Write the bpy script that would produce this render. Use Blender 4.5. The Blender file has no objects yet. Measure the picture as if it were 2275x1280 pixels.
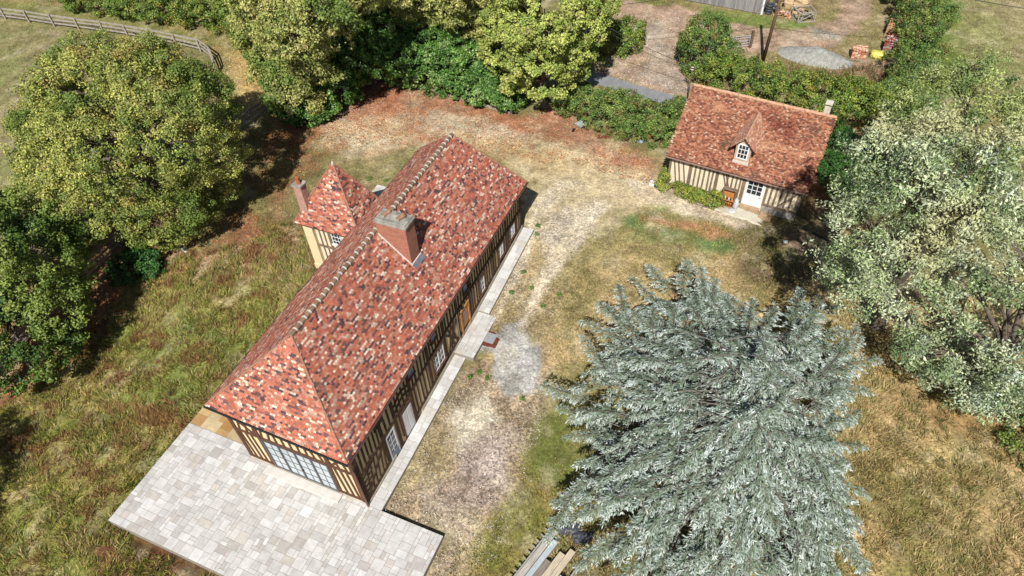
import bpy, math, random
import numpy as np
from mathutils import Vector, Matrix

# ------------------------------------------------------------------ camera
S = bpy.context.scene
COL = S.collection
CAM = np.array([22.0494, -11.0452, 33.6985]); YAW, PIT, ROLL, FPX = -.4442, .8232, -.0589, 1549.69
def cam_axes():
    cy, sy = math.cos(YAW), math.sin(YAW)
    f = np.array([sy*math.cos(PIT), cy*math.cos(PIT), -math.sin(PIT)])
    r = np.array([cy, -sy, 0.]); u = np.cross(r, f)
    cr, sr = math.cos(ROLL), math.sin(ROLL)
    return np.array([cr*r+sr*u, -sr*r+cr*u, f])
AX = cam_axes()
cd = bpy.data.cameras.new('camera'); cam = bpy.data.objects.new('camera', cd); COL.objects.link(cam)
cd.sensor_width = 36; cd.lens = 36*FPX/2275; cd.clip_end = 3000; cd.clip_start = .5
m = Matrix.Identity(4)
for i in range(3):
    m[i][0] = AX[0][i]; m[i][1] = AX[1][i]; m[i][2] = -AX[2][i]; m[i][3] = CAM[i]
cam.matrix_world = m
S.camera = cam

# ------------------------------------------------------------------ light
SUNV = np.array([.19, -.9035, 1.0]); SUNV /= np.linalg.norm(SUNV)
el = math.asin(SUNV[2]); az = math.atan2(SUNV[0], SUNV[1])
w = bpy.data.worlds.new('World'); S.world = w; w.use_nodes = True
nt = w.node_tree; bg = nt.nodes['Background']
sky = nt.nodes.new('ShaderNodeTexSky'); sky.sky_type = 'NISHITA'; sky.sun_disc = False
sky.sun_elevation = el; sky.sun_rotation = az
nt.links.new(sky.outputs[0], bg.inputs[0]); bg.inputs[1].default_value = .05
sd = bpy.data.lights.new('sun', 'SUN'); sd.energy = 5.0; sd.angle = math.radians(.5); sd.color = (1, .972, .925)
sun = bpy.data.objects.new('sun', sd); COL.objects.link(sun)
sun.rotation_euler = Vector(tuple(SUNV)).to_track_quat('Z', 'Y').to_euler()
sun.location = (0, 0, 60)
S.view_settings.view_transform = 'Standard'; S.view_settings.look = 'None'
S.view_settings.exposure = .43; S.view_settings.gamma = 1
S.cycles.max_bounces = 6; S.cycles.diffuse_bounces = 2; S.cycles.transparent_max_bounces = 8
S.cycles.use_denoising = True

# ------------------------------------------------------------------ terrain helpers
YY = [-400, -10, 0, 4.5, 8, 13, 21, 26, 600]; ZZ = [-.6, -.5, -.1, .13, .35, .75, 1.42, 1.5, 1.5]
def G(y): return np.interp(y, YY, ZZ)
def hit(px, py, z):
    d = np.array([(px-1137.5)/FPX, -(py-640)/FPX, 1]) @ AX
    return CAM + d*((z-CAM[2])/d[2])
def at(px, py, h=0.):          # the point h metres above the ground that the photo shows at px, py
    z = 1.
    for i in range(20):
        p = hit(px, py, z+h); z = float(G(p[1]))
    return p
def mpp(p): return np.linalg.norm(np.asarray(p)-CAM)/FPX       # metres per photo pixel there

# ------------------------------------------------------------------ colour helpers
def lin(c):
    c = np.asarray(c, float)/255.
    return np.where(c <= .04045, c/12.92, ((c+.055)/1.055)**2.4)
KEXP = 1.5
def sc(*c): return tuple(lin(c)/KEXP)          # surface colour of a thing that shows c in full sun
rng = np.random.default_rng(7)

_grids = {}
def vnoise(x, y, scale, seed):
    g = _grids.get(seed)
    if g is None: g = np.random.default_rng(seed).random((256, 256)); _grids[seed] = g
    u = np.asarray(x)*scale+1000.3; v = np.asarray(y)*scale+1000.7
    iu = np.floor(u).astype(int); iv = np.floor(v).astype(int); fu = u-iu; fv = v-iv
    fu = fu*fu*(3-2*fu); fv = fv*fv*(3-2*fv)
    a = g[iu % 256, iv % 256]; b = g[(iu+1) % 256, iv % 256]; c = g[iu % 256, (iv+1) % 256]; d = g[(iu+1) % 256, (iv+1) % 256]
    return (a*(1-fu)+b*fu)*(1-fv)+(c*(1-fu)+d*fu)*fv
def fbm(x, y, scale, seed, o=3):
    s = 0; a = 1; t = 0
    for k in range(o):
        s = s+a*vnoise(x, y, scale*2**k, seed+k); t += a; a *= .55
    return s/t

# ------------------------------------------------------------------ materials
MATS = {}
def nodes(name):
    m = bpy.data.materials.new(name); m.use_nodes = True
    nt = m.node_tree; b = nt.nodes['Principled BSDF']
    return m, nt, b
def mat(name, color=(.5, .5, .5), rough=.8, spec=.3, var=.25, scale=3., bump=.0, bscale=20., attr=False, metal=0., fine=0., fscale=30., trans=0., stretch=None, coords='Object'):
    if name in MATS: return MATS[name]
    m, nt, b = nodes(name); N = nt.nodes.new; L = nt.links.new
    b.inputs['Roughness'].default_value = rough; b.inputs['Specular IOR Level'].default_value = spec
    b.inputs['Metallic'].default_value = metal
    tc = N('ShaderNodeTexCoord'); vec = tc.outputs[coords]
    if stretch:
        mp = N('ShaderNodeMapping'); mp.inputs['Scale'].default_value = stretch; L(vec, mp.inputs[0]); vec = mp.outputs[0]
    if attr:
        at_ = N('ShaderNodeAttribute'); at_.attribute_name = 'Col'; src = at_.outputs['Color']
    else:
        r = N('ShaderNodeRGB'); r.outputs[0].default_value = (*color, 1); src = r.outputs[0]
    def mul(src, amount, s, detail):
        n = N('ShaderNodeTexNoise'); n.inputs['Scale'].default_value = s; n.inputs['Detail'].default_value = detail; L(vec, n.inputs[0])
        mr = N('ShaderNodeMapRange'); mr.inputs[1].default_value = .3; mr.inputs[2].default_value = .7
        mr.inputs[3].default_value = 1-amount; mr.inputs[4].default_value = 1+amount; L(n.outputs[0], mr.inputs[0])
        v = N('ShaderNodeVectorMath'); v.operation = 'SCALE'; L(src, v.inputs[0]); L(mr.outputs[0], v.inputs[3])
        return v.outputs[0]
    if var: src = mul(src, var, scale, 4)
    if fine: src = mul(src, fine, fscale, 3)
    L(src, b.inputs['Base Color'])
    if bump:
        n = N('ShaderNodeTexNoise'); n.inputs['Scale'].default_value = bscale; n.inputs['Detail'].default_value = 4; L(vec, n.inputs[0])
        bp = N('ShaderNodeBump'); bp.inputs['Strength'].default_value = bump; bp.inputs['Distance'].default_value = .03
        L(n.outputs[0], bp.inputs['Height']); L(bp.outputs[0], b.inputs['Normal'])
    if trans:
        t = N('ShaderNodeBsdfTranslucent'); L(src, t.inputs[0]); mx = N('ShaderNodeMixShader'); mx.inputs[0].default_value = trans
        L(b.outputs[0], mx.inputs[1]); L(t.outputs[0], mx.inputs[2]); L(mx.outputs[0], nt.nodes['Material Output'].inputs[0])
    MATS[name] = m
    return m

M_leaf = mat('leaf', attr=True, rough=.5, spec=.35, var=0, trans=.12)
M_leafg = mat('leaf_glossy', attr=True, rough=.42, spec=.35, var=0, trans=.08)
M_needle = mat('needle', attr=True, rough=.75, spec=.15, var=0, trans=.03)
M_grass = mat('grass_blade', attr=True, rough=.6, spec=.2, var=0, trans=.25)
M_litter = mat('litter', attr=True, rough=.8, spec=.15, var=0)
M_bark = mat('bark', sc(120, 108, 95), .9, .2, .35, 4, .6, 25, stretch=(3, 3, .6))
M_barkc = mat('bark_cedar', sc(128, 120, 112), .9, .2, .25, 4)
M_tile = mat('roof_tile', attr=True, rough=.78, spec=.3, var=.16, scale=7., fine=.12, fscale=45, bump=.25, bscale=40)
M_tileold = mat('roof_tile_weathered', attr=True, rough=.9, spec=.15, var=.22, scale=9., fine=.2, fscale=40, bump=.4, bscale=35)
M_deck = mat('roof_deck', (.10, .05, .03), .9, .2, .2)
M_ridge = mat('ridge_tile', sc(150, 122, 98), .85, .2, .3, 6, .3, 30)
M_mortar = mat('mortar', sc(226, 218, 206), .9, .2, .12, 8)
M_timber = mat('timber', sc(108, 76, 56), .85, .2, .35, 3, .5, 30, stretch=(3, 3, 3))
M_timberg = mat('timber_grey', sc(140, 120, 102), .9, .15, .3, 3, .5, 30)
M_plaster = mat('plaster', sc(248, 226, 182), .92, .15, .08, 2.5, .25, 25)
M_plaster2 = mat('plaster_pale', sc(250, 236, 205), .92, .15, .1, 2.5, .25, 25)
M_stone = mat('plinth_stone', sc(214, 202, 180), .9, .2, .25, 2.5, .5, 12)
M_capstone = mat('cap_stone', sc(166, 162, 152), .95, .15, .35, 3.5, .6, 10, fine=.2)
M_white = mat('white_paint', sc(250, 250, 250), .5, .4, .04, 2)
M_whitedoor = mat('white_door', sc(236, 240, 250), .5, .4, .04, 2)
M_anthr = mat('anthracite_frame', sc(92, 92, 96), .5, .4, .1, 2)
M_oak = mat('oak_door', sc(205, 140, 80), .6, .3, .2, 3, .2, 20)
M_glassd = mat('glass_dark', (.015, .02, .028), .06, .6, .2, 1)
M_glassc = mat('glass_pale', sc(205, 215, 220), .1, .6, .14, .8)
M_terra = mat('terracotta', sc(190, 110, 75), .85, .2, .2, 6)
M_lead = mat('lead', sc(120, 130, 145), .5, .5, .2, 5)
M_black = mat('black_rubber', (.012, .012, .014), .6, .3, .2, 4)
M_pave = mat('paving', attr=True, rough=.75, spec=.25, var=.12, scale=3.5, fine=.08, fscale=30, bump=.2, bscale=18)
M_joint = mat('paving_joint', sc(165, 156, 145), .95, .1, .1, 8)
M_brickm = None

def brick_mat(name, c1, c2, mortar, scale=1., rough=.9):
    m, nt, b = nodes(name); N = nt.nodes.new; L = nt.links.new
    b.inputs['Roughness'].default_value = rough; b.inputs['Specular IOR Level'].default_value = .15
    a = N('ShaderNodeTexCoord'); geo = N('ShaderNodeNewGeometry')
    sp = N('ShaderNodeSeparateXYZ'); L(a.outputs['Object'], sp.inputs[0])
    ad = N('ShaderNodeMath'); L(sp.outputs[0], ad.inputs[0]); L(sp.outputs[1], ad.inputs[1])
    cb = N('ShaderNodeCombineXYZ'); L(ad.outputs[0], cb.inputs[0]); L(sp.outputs[2], cb.inputs[1])
    br = N('ShaderNodeTexBrick'); L(cb.outputs[0], br.inputs[0])
    br.inputs['Color1'].default_value = (*c1, 1); br.inputs['Color2'].default_value = (*c2, 1); br.inputs['Mortar'].default_value = (*mortar, 1)
    br.inputs['Scale'].default_value = scale; br.inputs['Brick Width'].default_value = .22; br.inputs['Row Height'].default_value = .062
    br.inputs['Mortar Size'].default_value = .007; br.inputs['Bias'].default_value = -.1
    n = N('ShaderNodeTexNoise'); n.inputs['Scale'].default_value = 7; L(a.outputs['Object'], n.inputs[0])
    mr = N('ShaderNodeMapRange'); mr.inputs[3].default_value = .7; mr.inputs[4].default_value = 1.3; L(n.outputs[0], mr.inputs[0])
    v = N('ShaderNodeVectorMath'); v.operation = 'SCALE'; L(br.outputs[0], v.inputs[0]); L(mr.outputs[0], v.inputs[3]); L(v.outputs[0], b.inputs['Base Color'])
    bp = N('ShaderNodeBump'); bp.inputs['Strength'].default_value = .5; bp.inputs['Distance'].default_value = .01; bp.invert = True
    L(br.outputs[1], bp.inputs['Height']); L(bp.outputs[0], b.inputs['Normal'])
    return m
M_brick = brick_mat('brick_chimney', sc(192, 112, 88), sc(158, 88, 72), sc(205, 176, 155))
M_brickp = brick_mat('brick_pale', sc(205, 150, 130), sc(180, 130, 118), sc(220, 195, 180))

# ------------------------------------------------------------------ mesh helpers
def npmesh(name, V, F, m, parent=None, fc=None, smooth=False):
    """V (n,3); F (k,3|4) index array; fc (k,3) face colours"""
    V = np.asarray(V, np.float32); F = np.asarray(F, np.int32); k, c = F.shape
    me = bpy.data.meshes.new(name)
    me.vertices.add(len(V)); me.vertices.foreach_set('co', V.ravel())
    me.loops.add(k*c); me.loops.foreach_set('vertex_index', F.ravel())
    me.polygons.add(k); me.polygons.foreach_set('loop_start', np.arange(0, k*c, c, dtype=np.int32))
    me.polygons.foreach_set('use_smooth', np.full(k, bool(smooth)))
    me.update(calc_edges=True)
    if fc is not None: put_col(me, fc)
    me.materials.append(m)
    o = bpy.data.objects.new(name, me); COL.objects.link(o)
    if parent: o.parent = parent
    return o
def put_col(me, fc):
    fc = np.asarray(fc, np.float32)
    at_ = me.attributes.new('Col', 'FLOAT_COLOR', 'FACE')
    c4 = np.ones((len(fc), 4), np.float32); c4[:, :3] = fc[:, :3]
    at_.data.foreach_set('color', c4.ravel())
class MB:
    def __init__(s): s.v = []; s.f = []; s.c = []
    def add(s, vs, fs, col=None):
        b = len(s.v); s.v += [tuple(map(float, p)) for p in vs]
        for f in fs: s.f.append([b+i for i in f]); s.c.append(col or (.5, .5, .5))
        return s
    def box(s, x0, x1, y0, y1, z0, z1, col=None):
        return s.add([(x0, y0, z0), (x1, y0, z0), (x1, y1, z0), (x0, y1, z0), (x0, y0, z1), (x1, y0, z1), (x1, y1, z1), (x0, y1, z1)],
                     [(3, 2, 1, 0), (4, 5, 6, 7), (0, 1, 5, 4), (1, 2, 6, 5), (2, 3, 7, 6), (3, 0, 4, 7)], col)
    def hexa(s, b, t, col=None):    # 4 bottom points, 4 top points, counterclockwise from above
        return s.add(list(b)+list(t), [(3, 2, 1, 0), (4, 5, 6, 7), (0, 1, 5, 4), (1, 2, 6, 5), (2, 3, 7, 6), (3, 0, 4, 7)], col)
    def beam(s, p, q, w, h, up=(0, 0, 1), col=None, taper=1.):
        p = np.array(p, float); q = np.array(q, float); d = q-p; d /= np.linalg.norm(d)
        u = np.cross(d, up)
        if np.linalg.norm(u) < 1e-4: u = np.cross(d, (1, 0, 0))
        u /= np.linalg.norm(u); n = np.cross(u, d)
        a = [p-u*w/2-n*h/2, p+u*w/2-n*h/2, p+u*w/2+n*h/2, p-u*w/2+n*h/2]
        w *= taper; h *= taper
        b = [q-u*w/2-n*h/2, q+u*w/2-n*h/2, q+u*w/2+n*h/2, q-u*w/2+n*h/2]
        return s.add(a+b, [(0, 1, 2, 3), (7, 6, 5, 4), (1, 0, 4, 5), (2, 1, 5, 6), (3, 2, 6, 7), (0, 3, 7, 4)], col)
    def tube(s, pts, r, n=8, col=None, cap=True):
        pts = [np.array(p, float) for p in pts]; rr = r if hasattr(r, '__len__') else [r]*len(pts)
        vs = []; fs = []; k = len(pts)
        for i, p in enumerate(pts):
            d = pts[min(i+1, k-1)]-pts[max(i-1, 0)]; d /= max(np.linalg.norm(d), 1e-9)
            u = np.cross(d, (0, 0, 1.)); 
            if np.linalg.norm(u) < .1: u = np.cross(d, (1., 0, 0))
            u /= np.linalg.norm(u); v = np.cross(d, u)
            for j in range(n):
                a = 2*math.pi*j/n; vs.append(p+rr[i]*(math.cos(a)*u+math.sin(a)*v))
        for i in range(k-1):
            for j in range(n):
                fs.append((i*n+j, i*n+(j+1) % n, (i+1)*n+(j+1) % n, (i+1)*n+j))
        if cap: fs.append(tuple(range(n))[::-1]); fs.append(tuple((k-1)*n+j for j in range(n)))
        return s.add(vs, fs, col)
    def blob(s, c, r, seed=0, n=8, m=5, col=None, sq=1.):   # rough stone-like lump
        rg = np.random.default_rng(seed); vs = []; fs = []
        c = np.array(c, float); r = np.array(r, float)*np.ones(3)
        for i in range(1, m):
            th = math.pi*i/m
            for j in range(n):
                ph = 2*math.pi*j/n; k = 1+rg.uniform(-.18, .18)
                d = np.array([math.sin(th)*math.cos(ph), math.sin(th)*math.sin(ph), math.cos(th)])
                if sq != 1: d = np.sign(d)*np.abs(d)**sq
                vs.append(c+d*r*k)
        vs += [c+(0, 0, r[2]), c-(0, 0, r[2])]; t = len(vs)-2
        for i in range(m-2):
            for j in range(n): fs.append((i*n+j, (i+1)*n+j, (i+1)*n+(j+1) % n, i*n+(j+1) % n))
        for j in range(n): fs.append((t, j, (j+1) % n)); fs.append((t+1, (m-2)*n+(j+1) % n, (m-2)*n+j))
        return s.add(vs, fs, col)
    def build(s, name, m, parent=None, smooth=False, col=False, bevel=0.):
        me = bpy.data.meshes.new(name); me.from_pydata(s.v, [], s.f); me.update()
        if col: put_col(me, s.c)
        me.polygons.foreach_set('use_smooth', np.full(len(s.f), bool(smooth)))
        me.materials.append(m)
        o = bpy.data.objects.new(name, me); COL.objects.link(o)
        if parent: o.parent = parent
        if bevel:
            b = o.modifiers.new('bevel', 'BEVEL'); b.width = bevel; b.segments = 1; b.limit_method = 'ANGLE'
        return o
def tag(o, label, cat, group=None, kind=None):
    if label: o['label'] = label
    if cat: o['category'] = cat
    if group: o['group'] = group
    if kind: o['kind'] = kind
    return o
def thing(name, label, cat, loc=(0, 0, 0), rz=0., group=None):
    o = bpy.data.objects.new(name, None); COL.objects.link(o); o.location = loc; o.rotation_euler = (0, 0, rz); o.empty_display_size = .3
    return tag(o, label, cat, group)
def local(o, p):      # world point -> coordinates of thing o (rotation about z only)
    c, s = math.cos(-o.rotation_euler[2]), math.sin(-o.rotation_euler[2])
    d = np.asarray(p, float)-np.array(o.location); return np.array([c*d[0]-s*d[1], s*d[0]+c*d[1], d[2]])

# ------------------------------------------------------------------ ground
def inpoly(x, y, P):
    ins = np.zeros(x.shape, bool); dist = np.full(x.shape, 1e9); n = len(P)
    for i in range(n):
        x0, y0 = P[i]; x1, y1 = P[(i+1) % n]
        c = ((y0 > y) != (y1 > y)) & (x < (x1-x0)*(y-y0)/((y1-y0) or 1e-9)+x0); ins ^= c
        dx, dy = x1-x0, y1-y0; t = np.clip(((x-x0)*dx+(y-y0)*dy)/(dx*dx+dy*dy+1e-12), 0, 1)
        dist = np.minimum(dist, np.hypot(x-x0-t*dx, y-y0-t*dy))
    return np.where(ins, dist, -dist)
def gp(*px): return [tuple(at(a, b)[:2]) for a, b in px]
# outlines of the soils (traced on the ground), colours in full sun, edge softness, edge raggedness, speckle
ZONES = [
 # meadow beyond the garden, cropped grass inside the rail fence
 (gp((-60, 60), (200, 60), (480, 150), (560, 260), (420, 400), (-60, 480)), (158, 148, 104), (146, 146, 92), 2., 1.5, .25),
 # lane of dry leaf-strewn grass outside the fence
 (gp((-60, -40), (560, -40), (640, 60), (640, 240), (560, 260), (500, 130), (380, 80), (0, 18)), (186, 164, 112), (150, 142, 84), 1., 1., .4),
 (gp((-60, -10), (300, 40), (480, 90), (470, 110), (300, 62), (-60, 20)), (150, 146, 88), (140, 140, 80), .6, .5, .2),
 (gp((500, 110), (600, 150), (610, 230), (540, 250)), (214, 184, 122), (196, 164, 100), .6, .5, .6),
 # rough meadow west of the house
 (gp((-80, 1000), (120, 800), (330, 640), (440, 560), (620, 540), (700, 640), (460, 900), (240, 1160), (520, 1400), (-80, 1400)), (172, 156, 94), (136, 142, 66), 1.5, 1.5, .45),
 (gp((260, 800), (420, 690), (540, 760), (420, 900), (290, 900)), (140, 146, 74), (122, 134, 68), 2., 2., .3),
 (gp((380, 560), (560, 500), (700, 480), (700, 640), (600, 620), (420, 640)), (178, 142, 106), (166, 144, 98), 1.2, 1.5, .5),
 (gp((-60, 720), (150, 560), (330, 480), (380, 600), (260, 700), (60, 880), (-60, 960)), (176, 126, 92), (138, 112, 74), 1.2, 1.2, .6),
 (gp((200, 1180), (330, 1170), (520, 1300), (200, 1300)), (128, 84, 60), (104, 98, 56), .6, .8, .5),
 (gp((560, 300), (700, 240), (740, 300), (700, 420), (620, 520), (500, 560), (480, 480)), (150, 110, 78), (134, 124, 76), 1.2, 1.2, .6),
 (gp((640, 440), (740, 330), (860, 330), (900, 380), (700, 640), (640, 620)), (148, 138, 92), (164, 146, 108), 1., 1., .4),
 # leaf litter north of the house
 (gp((690, 280), (830, 165), (1130, 250), (1250, 240), (1330, 310), (1480, 350), (1460, 400), (1180, 360), (1000, 320), (760, 330)), (190, 134, 100), (180, 144, 116), .8, 1.2, .7),
 (gp((720, 270), (900, 270), (940, 320), (820, 350), (720, 320)), (226, 212, 178), (206, 176, 138), 1., 1.3, .5),
 (gp((960, 250), (1120, 270), (1200, 320), (1100, 330), (960, 290)), (196, 168, 140), (206, 190, 160), .8, 1., .5),
 (gp((1240, 320), (1340, 340), (1380, 370), (1260, 350)), (190, 118, 84), (176, 130, 100), .8, .8, .6),
 # pale drive round the north of the house
 (gp((1030, 310), (1200, 310), (1340, 350), (1480, 390), (1600, 450), (1640, 490), (1440, 470), (1330, 500), (1250, 580), (1190, 640), (1180, 520), (1180, 410), (1120, 350)), (212, 192, 152), (208, 188, 150), .9, 1., .45),
 (gp((1020, 300), (1250, 330), (1340, 370), (1200, 390), (1090, 340)), (222, 198, 152), (204, 178, 132), .8, .8, .3),
 (gp((1190, 470), (1330, 450), (1330, 500), (1230, 590), (1180, 630)), (204, 192, 174), (200, 184, 156), .5, .7, .9),
 (gp((1400, 400), (1480, 400), (1600, 460), (1680, 500), (1690, 520), (1560, 490), (1420, 440)), (214, 196, 170), (204, 182, 150), .5, .6, .5),
 # yard east of the house
 (gp((1180, 520), (1260, 590), (1420, 500), (1660, 520), (1700, 700), (1500, 760), (1210, 850), (1060, 830), (1100, 690)), (194, 168, 122), (166, 150, 102), 1., 1.2, .6),
 (gp((1330, 480), (1480, 470), (1660, 510), (1660, 560), (1440, 540)), (150, 152, 96), (172, 150, 106), .8, 1., .4),
 (gp((1380, 480), (1450, 475), (1440, 510), (1385, 510)), (110, 140, 80), (120, 140, 84), .4, .4, .2),
 (gp((1470, 505), (1515, 500), (1510, 530), (1465, 530)), (110, 140, 80), (120, 140, 84), .4, .4, .2),
 (gp((1530, 520), (1600, 510), (1630, 550), (1560, 560)), (120, 142, 84), (130, 140, 84), .5, .5, .2),
 (gp((1430, 485), (1560, 492), (1640, 530), (1500, 510)), (196, 142, 106), (180, 140, 100), .5, .7, .5),
 (gp((1080, 600), (1240, 640), (1210, 740), (1080, 720)), (180, 156, 122), (160, 142, 102), .6, .9, .9),
 # gravel along the path
 (gp((850, 1135), (1000, 880), (1060, 800), (1220, 820), (1200, 960), (1180, 1080), (1060, 1260), (960, 1280), (990, 1190)), (188, 166, 138), (168, 146, 116), .7, .9, 1.),
 (gp((990, 900), (1080, 860), (1120, 900), (1080, 980), (1020, 1010)), (236, 226, 204), (206, 192, 164), .5, 1.1, .7),
 (gp((1040, 990), (1150, 960), (1120, 1100), (1000, 1180), (960, 1120)), (194, 176, 164), (170, 148, 130), .7, 1., 1.),
 (gp((930, 960), (1000, 940), (1000, 1060), (900, 1090)), (196, 176, 132), (176, 156, 116), .6, .7, .8),
 (gp((1160, 1040), (1260, 900), (1260, 1160), (1100, 1300), (1020, 1300)), (172, 150, 92), (140, 136, 70), .8, 1., .5),
 (gp((1200, 950), (1260, 900), (1300, 1100), (1230, 1110), (1180, 1040)), (128, 136, 66), (120, 126, 64), .8, .7, .3),
 (gp((1122, 722), (1160, 720), (1215, 775), (1212, 835), (1190, 880), (1130, 880), (1095, 830), (1080, 770)), (158, 154, 146), (200, 197, 190), .3, 1.05, .5),
 # straw on the east side, under the trees
 (gp((1700, 560), (1860, 480), (2300, 700), (2400, 1400), (1880, 1400), (1880, 760), (1700, 700)), (200, 172, 122), (172, 154, 102), 1., 1.5, .55),
 (gp((1940, 1080), (2080, 1060), (2100, 1300), (1960, 1300)), (156, 148, 88), (150, 140, 80), 1.5, 1.5, .4),
 (gp((1980, 900), (2275, 880), (2275, 960), (2060, 960)), (186, 150, 104), (170, 140, 90), 1., 1., .4),
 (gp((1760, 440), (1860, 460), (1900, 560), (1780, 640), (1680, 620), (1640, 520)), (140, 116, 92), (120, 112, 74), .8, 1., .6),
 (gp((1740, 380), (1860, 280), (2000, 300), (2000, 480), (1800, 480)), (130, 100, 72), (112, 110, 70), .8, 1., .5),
 (gp((1850, 255), (2000, 285), (1980, 320), (1860, 285)), (176, 128, 92), (160, 120, 88), .5, .5, .6),
 # far field and farm tracks
 (gp((2040, -80), (2400, -80), (2400, 330), (2160, 240), (2060, 200)), (172, 160, 114), (156, 154, 100), 1.5, 2., .35),
 (gp((2040, -80), (2110, -80), (2140, 200), (2060, 220)), (134, 150, 78), (124, 142, 66), 1.2, 1.2, .3),
 (gp((1330, -80), (1640, -80), (1900, -80), (2050, -80), (2050, 240), (1860, 240), (1560, 200), (1520, 230), (1300, 180), (1330, 60)), (164, 146, 104), (150, 140, 90), .8, 1., .4),
 (gp((1350, -20), (1480, 5), (1600, 45), (1760, 70), (1850, 45), (1900, -40), (1950, -40), (1930, 40), (1860, 100), (1740, 118), (1650, 112), (1540, 100), (1480, 130), (1530, 180), (1520, 222), (1330, 165), (1400, 110), (1420, 60), (1360, 50)), (196, 166, 144), (184, 156, 130), .5, .6, .35),
 (gp((1380, 60), (1470, 50), (1500, 120), (1530, 190), (1500, 215), (1420, 170), (1440, 110)), (196, 178, 162), (188, 166, 146), .6, .7, .5),
 (gp((1300, 130), (1370, 150), (1345, 130), (1330, 115)), (110, 134, 62), (120, 130, 60), .3, .3, .2),
 (gp((1560, 10), (1700, 38), (1800, 55), (1780, 68), (1690, 62), (1560, 42)), (136, 144, 80), (120, 140, 66), .5, .6, .3),
 (gp((1400, -10), (1490, 2), (1490, 15), (1380, 2)), (134, 140, 76), (130, 130, 70), .4, .5, .3),
 (gp((1800, 60), (1860, 75), (1870, 90), (1800, 88)), (176, 172, 158), (180, 166, 146), .4, .4, .5),
 (gp((1850, 140), (1980, 130), (1990, 200), (1860, 205)), (190, 158, 138), (170, 140, 110), .6, .7, .7),
 (gp((1250, 400), (1290, 405), (1230, 450), (1195, 510), (1165, 590), (1130, 660), (1100, 720), (1092, 700), (1120, 640), (1150, 570), (1176, 490), (1205, 435)), (226, 210, 182), (212, 194, 160), .3, .16, .7),
 (gp((1330, 440), (1362, 452), (1310, 505), (1262, 570), (1215, 640), (1180, 700), (1160, 740), (1150, 735), (1170, 680), (1205, 600), (1248, 530), (1290, 475)), (226, 210, 182), (212, 194, 160), .3, .16, .7),
]
TRACKS = [ZONES[k][0] for k in range(len(ZONES)) if ZONES[k][1] in ((226, 210, 182), (222, 198, 152), (236, 226, 204), (212, 192, 152))]
BASE1, BASE2 = np.array(lin((156, 144, 96)))/KEXP, np.array(lin((140, 136, 84)))/KEXP
def ground_color(X, Y):
    n0 = fbm(X, Y, .09, 11)[:, None]
    c = BASE1*(1-n0)+BASE2*n0; sp = np.full(X.shape, .35)
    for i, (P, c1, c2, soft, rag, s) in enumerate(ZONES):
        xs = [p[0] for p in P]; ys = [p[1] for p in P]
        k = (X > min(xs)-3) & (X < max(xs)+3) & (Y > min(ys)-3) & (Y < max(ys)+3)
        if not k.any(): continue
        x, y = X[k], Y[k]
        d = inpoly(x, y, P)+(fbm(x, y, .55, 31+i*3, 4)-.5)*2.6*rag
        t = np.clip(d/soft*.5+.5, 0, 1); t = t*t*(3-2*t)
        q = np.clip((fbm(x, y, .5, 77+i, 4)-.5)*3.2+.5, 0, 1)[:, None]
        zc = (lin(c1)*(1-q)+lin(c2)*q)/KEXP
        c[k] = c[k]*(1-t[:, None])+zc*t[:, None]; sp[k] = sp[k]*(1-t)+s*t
    a = fbm(X, Y, 1.1, 5, 4); b = fbm(X, Y, .45, 205, 4)
    v = (.62+.76*a)*(.84+.32*b); g = c.mean(1)[:, None]; c = c*.95+g*.05*np.array([1.04, 1., .9])
    w1 = np.clip((fbm(X, Y, .9, 305, 4)-.56)*7, 0, 1)[:, None]*.45; c = c*(1-w1)+c*w1*np.array([.66, .62, .55])
    w2 = np.clip((fbm(X, Y, .8, 405, 4)-.57)*7, 0, 1)[:, None]*.5; c = c*(1-w2)+(c*.4+np.array(lin((214, 200, 168)))/KEXP*.6)*w2
    return c*v[:, None], sp
def axis(a, b, st, far):
    mid = np.arange(a, b+1e-6, st); o = st*1.35**np.arange(1, 42); o = np.cumsum(o); o = o[o < far]
    return np.concatenate([(a-o)[::-1], mid, b+o])
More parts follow.
